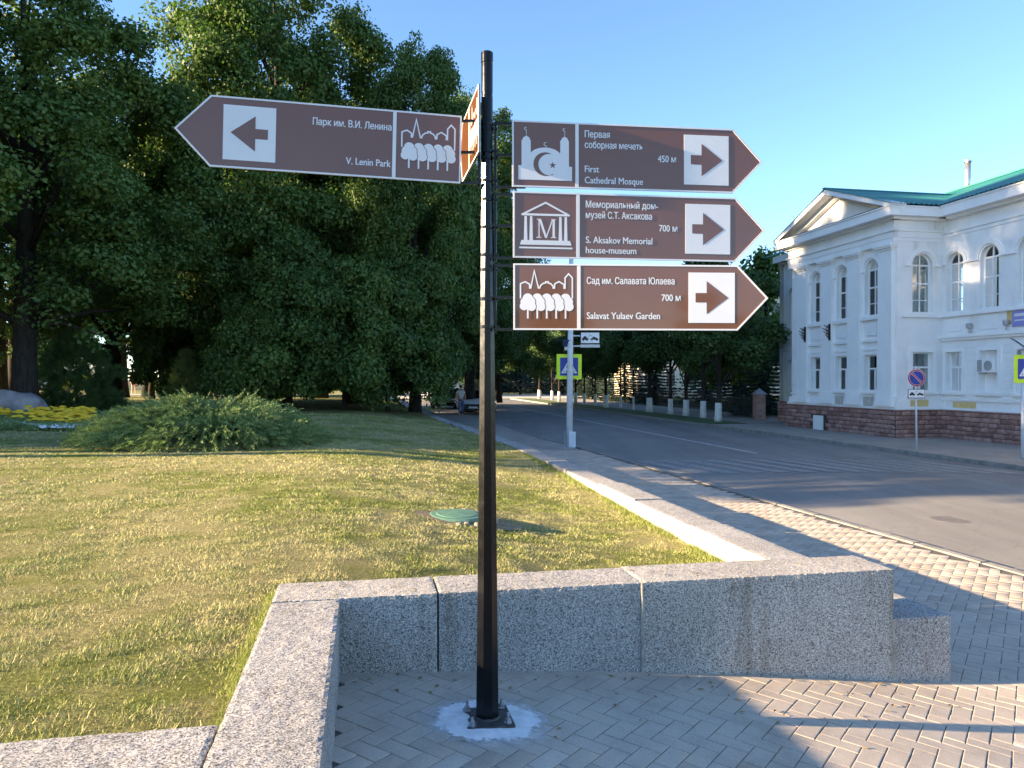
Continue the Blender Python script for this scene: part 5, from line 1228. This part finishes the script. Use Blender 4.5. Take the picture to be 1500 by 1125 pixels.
cpx = P(24.6, 23.5, 0); fl = MB(); fl.tube((cpx.x, cpx.y, 9.0), (cpx.x, cpx.y, 10.55), .115, .115, 16); fp_ = fl.build('flue_pipe', m_noisy('flue_steel', (.5, .5, .5), (.66, .66, .65), 5, .3, .5, metal=.85), BL, True)
MB().tube((cpx.x, cpx.y, 10.55), (cpx.x, cpx.y, 10.62), .15, .15, 16).build('flue_cap', M_STEEL, fp_)
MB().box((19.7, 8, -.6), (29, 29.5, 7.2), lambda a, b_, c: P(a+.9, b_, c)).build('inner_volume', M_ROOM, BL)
# plinth of stone blocks
def plinth(F, s0, s1, pr=.20, zb=-.42, hole=None, dup=[None]):
    core = MB(); core.box((s0+.0, -.02, zb-.1), (s1, pr-.03, ZP-.03), F); pn = core.build('plinth', M_MORTAR, BL)
    cap = MB().box((s0-.0, -.02, ZP-.035), (s1, pr+.02, ZP), F).build('plinth_cap', M_STONE, pn)
    rows = 6; h = (ZP-.04-zb)/rows; axd = F(1, 0, 0)-F(0, 0, 0); nd = F(0, 1, 0)-F(0, 0, 0)
    for r in range(rows):
        s = s0+.004+(-.17 if r % 2 else 0)
        while s < s1-.01:
            L = .30+.12*rs.random(); a0, a1 = max(s, s0+.004), min(s+L, s1-.003); s += L
            if a1-a0 < .05: continue
            if hole and not (a1 < hole[0] or a0 > hole[1]) and r <= 3: continue
            key = None; me = BLK[(rs.randrange(4))]; o = bpy.data.objects.new('stone_block', me); COL.objects.link(o); o.parent = pn
            M = Matrix.Identity(4); z0 = zb+r*h
            for i in range(3): M[i][0] = axd[i]*(a1-a0-.02); M[i][1] = nd[i]; M[i][2] = (0, 0, h-.02)[i]
            M.translation = F(a0+.01, pr-.03+rs.uniform(-.006, .006), z0+.01); o.matrix_world = M
    return pn
BLK = []
for k_ in range(4):
    b = MB(); nn = 4; vs = []
    for j in range(3):
        for i in range(nn+1):
            e = i in (0, nn) or j in (0, 2); vs.append((i/nn, .018 if e else .034+.012*rs.random(), j/2))
    fs = [(j*(nn+1)+i, j*(nn+1)+i+1, (j+1)*(nn+1)+i+1, (j+1)*(nn+1)+i) for j in range(2) for i in range(nn)]
    b.add(vs, fs); b.add([(0, -.01, 0), (1, -.01, 0), (1, -.01, 1), (0, -.01, 1), (0, .018, 0), (1, .018, 0), (1, .018, 1), (0, .018, 1)], [(0, 1, 5, 4), (1, 2, 6, 5), (2, 3, 7, 6), (3, 0, 4, 7)]); BLK.append(b.mesh('stone_block', False, [M_STONE]))
plinth(F_pav, -.17, 6.75, hole=(3.95, 4.70)); plinth(F_side, -.185, 1.60, hole=None); plinth(F_wing, .15, 4.6); plinth(F_left, 0, 3.9)
MB().box((4.6, -.02, -.5), (12, .2, ZP), F_wing).build('plinth', M_STONE, BL)
b = MB().box((4.0, .17, -.40), (4.62, .23, .16), F_pav); b.build('vent_cover', M_FRAME, BL)
# gate pillar and fence in the shade beside the building
gp = thing('gate_pillar', 'red stone gate pillar with pointed grey cap beside the white building', 'pillar', at(1112, 37.5, -.4)); 
bevelled(MB().box((-.24, -.24, 0), (.24, .24, 1.25)), .01, 'shaft', M_STONE, gp); b = MB(); b.add([(-.32, -.32, 1.25), (.32, -.32, 1.25), (.32, .32, 1.25), (-.32, .32, 1.25), (0, 0, 1.55)], [(0, 1, 4), (1, 2, 4), (2, 3, 4), (3, 0, 4), (3, 2, 1, 0)]); b.build('cap', M_ALU, gp)
fz = thing('iron_fence', 'low dark iron railing between the gate pillar and the row of street trees', 'fence', (0, 0, 0)); b0 = at(1106, 38, -.4); b1 = at(930, 66, -.4); nf = 90
MB().tube(b0+Vector((0, 0, 1.0)), b1+Vector((0, 0, 1.0)), .02, n=6).tube(b0+Vector((0, 0, .2)), b1+Vector((0, 0, .2)), .02, n=6).build('rail', M_INK, fz)
pkm = MB().tube((0, 0, 0), (0, 0, 1.1), .012, n=5).mesh('picket', mats=[M_INK])
for i in range(nf+1):
    o = bpy.data.objects.new('picket', pkm); COL.objects.link(o); o.parent = fz; o.location = b0.lerp(b1, i/nf)
# pale house behind the street trees
def simple_house(name, px0, px1, D, H, label, m, dz=-.4, rows=3, cols=8):
    p0, p1 = at(px0, D, dz), at(px1, D*1.03, dz); ax = (p1-p0); L = ax.length; ax.normalize(); th = math.atan2(ax.y, ax.x); t = thing(name, label, 'building', p0, th)
    MB().box((0, 0, 0), (L, 9, H)).build('wall', m, t); b = MB(); b.add([(-.4, -.4, H), (L+.4, -.4, H), (L+.4, 9.4, H), (-.4, 9.4, H), (1.5, 4.5, H+2), (L-1.5, 4.5, H+2)], [(0, 1, 5, 4), (1, 2, 5), (2, 3, 4, 5), (3, 0, 4), (0, 3, 2, 1)]); b.build('roof', m_noisy('grey_roof', (.12, .12, .12), (.2, .2, .2), 1), t)
    for r in range(rows):
        for c in range(cols):
            x = L*(c+.5)/cols; z = H*(r+.35)/rows; w = MB().box((x-.55, -.05, z), (x+.55, -.002, z+1.6)).build('window', M_FRAME, t); MB().box((x-.47, -.07, z+.08), (x+.47, -.052, z+1.52)).build('pane', mat('far_glass', (.05, .06, .07), .1), w)
M_BEIGE = m_noisy('beige_render', (.62, .55, .42), (.72, .65, .50), .5, .85, .2)
simple_house('pale_house', 935, 1150, 80, 11, 'pale beige house glimpsed through the street trees left of the white building', M_BEIGE, cols=7)
simple_house('pale_house', 640, 780, 150, 12, 'pale house far away closing the view behind the signpost pole', M_BEIGE, cols=6)
simple_house('pale_house', -180, 60, 125, 8, 'pale building glimpsed under the lime trees at the far left', M_BEIGE, .1, 2, 8)
simple_house('pale_house', 330, 480, 128, 6, 'low pale building glimpsed under the lime trees behind the juniper', M_BEIGE, .1, 2, 6)

# ================================================================== TRAFFIC SIGNS
def walker(F, mb, z):      # white triangle with black-ish walking figure on stripes
    mb.add([F(.12, .10, z), F(.88, .10, z), F(.5, .90, z)], [(0, 1, 2)], 0)
def crossing_sign(parent, c, w, rz=0):
    s = thing('tmp', 'x', 'x'); bpy.data.objects.remove(s)
    b = MB().box((-w/2, -.012, -w/2), (w/2, 0, w/2)); o = bevelled(b, .004, 'crossing_sign', M_YELLOW, parent); o.location = c; o.rotation_euler = (0, 0, rz)
    h = w*.36; MB().box((-h, -.0165, -h), (h, -.0125, h)).build('blue_panel', M_BLUE, o)
    F = lambda x, y, z: ((x-.5)*2*h, -.018-z, (y-.5)*2*h)
    mb = MB(); mb.add([F(.06, .14, 0), F(.94, .14, 0), F(.5, .93, 0)], [(0, 1, 2)]); mb.build('white_triangle', M_SWHITE, o)
    mb = MB(); z = .002
    # walking figure: head, torso, legs, arms
    mb.add([F(.50+.05*math.cos(6.283*i/10), .70+.05*math.sin(6.283*i/10), z) for i in range(10)], [tuple(range(10))])
    stroke(mb, [(.50, .64), (.48, .42)], .09, z, F)
    stroke(mb, [(.50, .42), (.58, .32), (.62, .18)], .05, z+.0003, F); stroke(mb, [(.46, .42), (.42, .30), (.32, .18)], .05, z+.0006, F)
    stroke(mb, [(.52, .60), (.62, .52), (.60, .44)], .035, z+.0009, F); stroke(mb, [(.46, .60), (.38, .52), (.36, .44)], .035, z+.0012, F)
    mb.build('walking_figure', M_INK, o)
    mb = MB()
    for i, x in enumerate((.20, .40, .68, .80)): stroke(mb, [(x, .19), (x+(.5-x)*.14, .27)], .035, .0012, F)
    mb.build('stripes', M_INK, o)
    return o
def tow_plate(parent, c, w, h, rz=0):
    o = bevelled(MB().box((-w/2, -.01, -h/2), (w/2, 0, h/2)), .003, 'tow_plate', M_INK, parent); o.location = c; o.rotation_euler = (0, 0, rz)
    k = .93; MB().box((-w/2*k, -.0145, -h/2*.88), (w/2*k, -.0105, h/2*.88)).build('white_face', M_SWHITE, o)
    F = lambda x, y, z: ((x-.5)*w*k, -.016-z, (y-.5)*h*.88)
    mb = MB()
    # small car on the left, tow truck with raised crane on the right
    pl = [(.05, .30), (.05, .46), (.11, .50), (.15, .66), (.27, .66), (.33, .50), (.40, .46), (.40, .30)]; mb.add([F(x, y, 0) for x, y in pl], [tuple(range(8))])
    pl = [(.50, .34), (.50, .44), (.60, .46), (.66, .62), (.78, .56), (.95, .42), (.95, .30), (.80, .30), (.66, .34)]; mb.add([F(x, y, 0) for x, y in pl], [tuple(range(9))])
    for x, y in ((.13, .28), (.32, .28), (.60, .30), (.86, .28)): mb.add([F(x+.035*math.cos(.628*i), y+.09*math.sin(.628*i), .0004) for i in range(10)], [tuple(range(10))])
    stroke(mb, [(.40, .55), (.50, .78), (.62, .62)], .02, .0008, F); mb.build('tow_symbol', M_INK, o); return o
# white lamp pole with crossing sign, near kerb
cp0 = at(834, 22.0, -.40); cs = thing('crossing_sign_pole', 'white pole on the near kerb with yellow-bordered crossing sign behind it and a tow-away plate', 'road sign', cp0)
b = MB(); b.tube((0, 0, 0), (0.06, 0, 6.0), .095, .062, 12); b.build('pole', M_WPOLE, cs, True)
bevelled(MB().box((-.02, -.16, .05), (.17, -.08, .50)), .006, 'hatch_box', M_WPOLE, cs); MB().box((-.14, -.14, -.02), (.14, .14, .03)).build('foot', M_STEEL, cs)
MB().tube((-.13, 0, -.02), (-.125, 0, .52), .012, n=6).build('cable_pipe', M_ALU, cs)
z_ = lambda y, D=22.0: 1.6+(555-y)/1127*D+.40
crossing_sign(cs, (0.0, .10, z_(537)), .72)
sp_ = MB(); sp_.add([(-.17, .0, 0), (.06, 0, 0), (.06, .25, .22), (-.17, .25, .22)], [(0, 1, 2, 3)]); o = MB().box((-.19, -.10, .0), (.04, .12, .03)).build('solar_panel', mat('solar_blue', (.03, .05, .12), .15), cs); o.location = (0, -.02, z_(503)); o.rotation_euler = (R(-55), 0, 0)
MB().box((-.14, -.03, z_(513)), (-.02, .03, z_(508))).build('lamp_box', M_ALU, cs)
tow_plate(cs, (.59, -.02, z_(495)), .56, .34); MB().box((.31, -.005, z_(509)), (.87, .0, z_(504.5))).build('lower_plate', M_ALU, cs); MB().tube((.02, .01, z_(492)), (.85, .01, z_(492)), .02, n=8).tube((.02, .01, z_(507)), (.85, .01, z_(507)), .02, n=8).build('arm', M_WPOLE, cs)
# no-parking sign across the road
np0 = at(1343, 21.2, -.39); ns = thing('no_parking_sign', 'round blue no-parking sign on a thin grey post before the white building, tow-away plate below', 'road sign', np0)
MB().tube((0, 0, 0), (-.035, 0, 2.35), .024, .024, 10).build('post', M_WPOLE, ns, True)
zc = 1.6+(555-553.5)/1127*21.2+.39
def disc(r, y0, y1, m, name, par, c):
    b = MB(); n = 36; b.prism([(r*math.cos(2*math.pi*i/n), r*math.sin(2*math.pi*i/n)) for i in range(n)], lambda a, c_: (a, y0, c_), lambda a, c_: (a, y1, c_)); o = b.build(name, m, par); o.location = c; return o
dd = disc(.245, -.04, -.03, M_SWHITE, 'sign_disc', ns, (-.03, 0, zc)); disc(.235, -.0435, -.041, M_RED, 'red_ring', dd, (0, 0, 0)); disc(.198, -.0465, -.044, M_SWHITE, 'white_line', dd, (0, 0, 0)); disc(.190, -.0495, -.047, M_BLUE, 'blue_disc', dd, (0, 0, 0))
b = MB(); stroke(b, [(-.138, .138), (.138, -.138)], .055, 0, lambda x, y, z: (x, -.051, y)); b.build('white_slash_edge', M_SWHITE, dd); b = MB(); stroke(b, [(-.141, .141), (.141, -.141)], .037, 0, lambda x, y, z: (x, -.053, y)); b.build('red_slash', M_RED, dd)
tow_plate(ns, (-.03, -.03, 1.6+(555-576.5)/1127*21.2+.39), .47, .25)
# right-hand crossing sign
rc0 = at(1499, 19.2, -.39); rc = thing('crossing_sign_post', 'yellow-bordered crossing sign with solar lamp on a grey post at the right edge', 'road sign', rc0)
MB().tube((0, 0, 0), (0, 0, 2.75), .05, .045, 12).build('pole', M_WPOLE, rc, True)
crossing_sign(rc, (.06, -.07, 1.6+(555-540.5)/1127*19.2+.39), .70)
bevelled(MB().box((-.28, -.2, -.015), (.28, .2, .015)), .004, 'solar_panel', mat('solar_blue', (.03, .05, .12), .15), rc).location = (-.02, 0, 1.6+(555-507)/1127*19.2+.39); rc.children[-1].rotation_euler = (R(20), R(35), 0)
MB().box((-.10, -.08, 2.55), (.10, .08, 2.72)).build('lamp_box', M_ALU, rc)

# ================================================================== CARS AND PEOPLE
def make_car(label, loc, rz, paint, group='cars parked beyond the signpost'):
    t = thing('parked_car', label, 'car', loc, rz, group); W = .88
    st = [(-2.15, .32, .62, .78), (-2.08, .24, .74, .86), (-1.3, .20, .92, .88), (-.9, .20, .95, .89), (.3, .20, .98, .9), (1.4, .20, .99, .89), (2.0, .26, .96, .86), (2.12, .34, .78, .80)]
    V = []; F = []
    for (y, zb, zt, hw) in st:
        V += [(-hw*.9, y, zb), (hw*.9, y, zb), (hw, y, zb+.15), (hw*1.0, y, (zb+zt)/2), (hw*.95, y, zt-.08), (hw*.82, y, zt), (-hw*.82, y, zt), (-hw*.95, y, zt-.08), (-hw, y, (zb+zt)/2), (-hw, y, zb+.15)]
    k = 10
    for j in range(len(st)-1):
        for i in range(k): F.append((j*k+i, j*k+(i+1) % k, (j+1)*k+(i+1) % k, (j+1)*k+i))
    F += [tuple(range(k)), tuple((len(st)-1)*k+i for i in range(k))[::-1]]; b = MB(); b.add(V, F); bd = b.build('body', paint, t, True)
    cs_ = [(-.95, .94, .80, .94, .80), (-.25, .94, .84, 1.40, .62), (.2, .95, .85, 1.46, .64), (1.0, .96, .84, 1.43, .62), (1.75, .96, .80, .98, .76)]
    V = []; F = []
    for (y, z0, w0, z1, w1) in cs_: V += [(-w0, y, z0), (w0, y, z0), (w1, y, z1), (-w1, y, z1)]
    for j in range(4):
        for i in range(4): F.append((j*4+i, j*4+(i+1) % 4, (j+1)*4+(i+1) % 4, (j+1)*4+i))
    b = MB(); b.add(V, F); b.build('cabin_glass', mat('car_glass', (.015, .02, .025), .05), t)
    b = MB(); b.add([(-.63, -.28, 1.405), (.63, -.28, 1.405), (.65, .2, 1.47), (.63, 1.02, 1.44), (-.63, 1.02, 1.44), (-.65, .2, 1.47)], [(0, 1, 2, 5), (5, 2, 3, 4)]); 
    for sg in (-1, 1): b.tube((sg*.80, -.92, .95), (sg*.63, -.26, 1.41), .03, n=6); b.tube((sg*.63, 1.0, 1.44), (sg*.78, 1.72, .99), .035, n=6); b.tube((sg*.85, .45, .95), (sg*.65, .45, 1.46), .025, n=6)
    b.build('roof', paint, t)
    for sg in (-1, 1):
        for y in (-1.35, 1.3):
            w = MB().tube((sg*.70, y, .31), (sg*.90, y, .31), .31, .31, 20).build('wheel', mat('tyre', (.015, .015, .015), .8), t); MB().tube((sg*.895, y, .31), (sg*.915, y, .31), .19, .17, 14).build('rim', M_STEEL, w)
        hl = MB(); hl.add([(sg*.52, -2.165, .60), (sg*.80, -2.09, .62), (sg*.82, -2.05, .76), (sg*.55, -2.13, .72)], [(0, 1, 2, 3)]); hl.prism([(0, 0)], lambda a, c: (0, 0, 0), lambda a, c: (0, 0, 0)) if False else None; hl.build('headlight', mat('lamp_glass', (.75, .78, .8), .1), t)
        MB().box((sg*.92, -.72, .93), (sg*1.02, -.58, 1.05)).build('mirror', paint, t)
    MB().box((-.45, -2.175, .50), (.45, -2.14, .60)).build('grille', M_INK, t); MB().box((-.26, -2.185, .38), (.26, -2.165, .49)).build('number_plate', M_SWHITE, t); MB().box((-.7, -2.16, .25), (.7, -2.10, .36)).build('bumper', M_INK, t)
    return t
M_CARW = mat('car_white', (.70, .72, .74), .2, coat=.8); M_CARD = mat('car_dark', (.015, .018, .022), .2, coat=.8)
make_car('white parked car facing the camera, half hidden by the black pole', at(701, 47, -.50), R(-6), M_CARW)
make_car('dark parked car left of the white one, under the low branches', at(655, 55, -.50), R(-4), M_CARD)
make_car('white car farthest away, at the dark trunk by the lawn corner', at(632, 72, -.50), R(-8), M_CARW)
def skin_mesh(name, verts, edges, radii, root=0, m=None, parent=None):
    me = bpy.data.meshes.new(name); me.from_pydata(verts, edges, []); o = bpy.data.objects.new(name, me); COL.objects.link(o)
    md = o.modifiers.new('s', 'SKIN'); md.use_smooth_shade = True
    for i, sv in enumerate(me.skin_vertices[0].data if me.skin_vertices else []): sv.radius = (radii[i], radii[i])
    if me.skin_vertices: me.skin_vertices[0].data[root].use_root = True
    sb = o.modifiers.new('d', 'SUBSURF'); sb.levels = 1; sb.render_levels = 1
    dg = bpy.context.evaluated_depsgraph_get(); nm = bpy.data.meshes.new_from_object(o.evaluated_get(dg)); bpy.data.objects.remove(o)
    nm.materials.clear(); nm.materials.append(m); r = new_obj(name, nm, None, parent); return r
def person(label, loc, rz, skin, top, bottom, shoes, hair, dress=False, stride=.16):
    t = thing('person', label, 'person', loc, rz); s = stride
    V = [(0, 0, .93), (0, 0, 1.12), (0, 0, 1.36), (0, 0, 1.47), (0, -.01, 1.55), (0, -.02, 1.64),
         (-.10, 0, .88), (-.11, -s*.4, .50), (-.11, -s*.9, .09), (-.11, -s*.9-.13, .04), (.10, 0, .88), (.11, s*.3, .50), (.11, s*1.1, .10), (.11, s*1.1-.12, .04),
         (-.17, 0, 1.38), (-.24, .03, 1.12), (-.22, -.10, .92), (-.21, -.13, .84), (.17, 0, 1.38), (.25, -.02, 1.12), (.24, -.14, .95), (.23, -.18, .88)]
    E = [(0, 1), (1, 2), (2, 3), (3, 4), (4, 5), (0, 6), (6, 7), (7, 8), (8, 9), (0, 10), (10, 11), (11, 12), (12, 13), (2, 14), (14, 15), (15, 16), (16, 17), (2, 18), (18, 19), (19, 20), (20, 21)]
    Rd = [.13, .115, .13, .055, .085, .075, .085, .058, .04, .03, .085, .058, .04, .03, .055, .042, .03, .028, .055, .042, .03, .028]
    skin_mesh('body', V, E, Rd, 0, skin, t)
    hem = .70 if dress else .90
    Vt = [(0, 0, hem), (0, 0, 1.12), (0, 0, 1.37), (0, 0, 1.43), (-.17, 0, 1.385), (-.22, .01, 1.24), (.17, 0, 1.385), (.22, 0, 1.24)]
    skin_mesh('dress' if dress else 'shirt', Vt, [(0, 1), (1, 2), (2, 3), (2, 4), (4, 5), (2, 6), (6, 7)], [.20 if dress else .155, .14, .145, .07, .066, .056, .066, .056], 1, top, t)
    if bottom is not None:
        for a, b_, c_, nm in ((6, 7, 8, -1), (10, 11, 12, 1)): skin_mesh('trousers', [(V[0][0]+nm*.03, 0, .95), V[a], V[b_], V[c_]], [(0, 1), (1, 2), (2, 3)], [.12, .10, .072, .06], 1, bottom, t)
    for i, j in ((8, 9), (12, 13)): skin_mesh('shoe', [V[i][:2]+(.05,), V[j]], [(0, 1)], [.05, .04], 0, shoes, t)
    b = MB(); b.lathe([(.04, -.02), (.10, .02), (.105, .07), (.085, .12), (.03, .145)], c=(0, .015, 1.60), n=14); b.build('hair', hair, t, True)
    return t
M_SKIN = mat('skin', (.55, .34, .25), .6); M_REDC = mat('cloth_red', (.55, .05, .03), .8); M_JEAN = mat('jeans', (.10, .14, .28), .85); M_WC = mat('cloth_white', (.70, .70, .70), .85)
M_HB = mat('hair_blond', (.45, .33, .18), .6); M_HD = mat('hair_dark', (.03, .02, .015), .6)
p = at(196, 62); p.z = Zl(p)+.02; person('person with pale hair in red clothes and bare legs standing on the park path', p, R(20), M_SKIN, M_REDC, None, M_WC, M_HB, dress=True, stride=.12)
person('person in white top and jeans walking beside the white parked car', at(675, 44.5, -.50), R(10), M_SKIN, M_WC, M_JEAN, M_WC, M_HD, stride=.28)
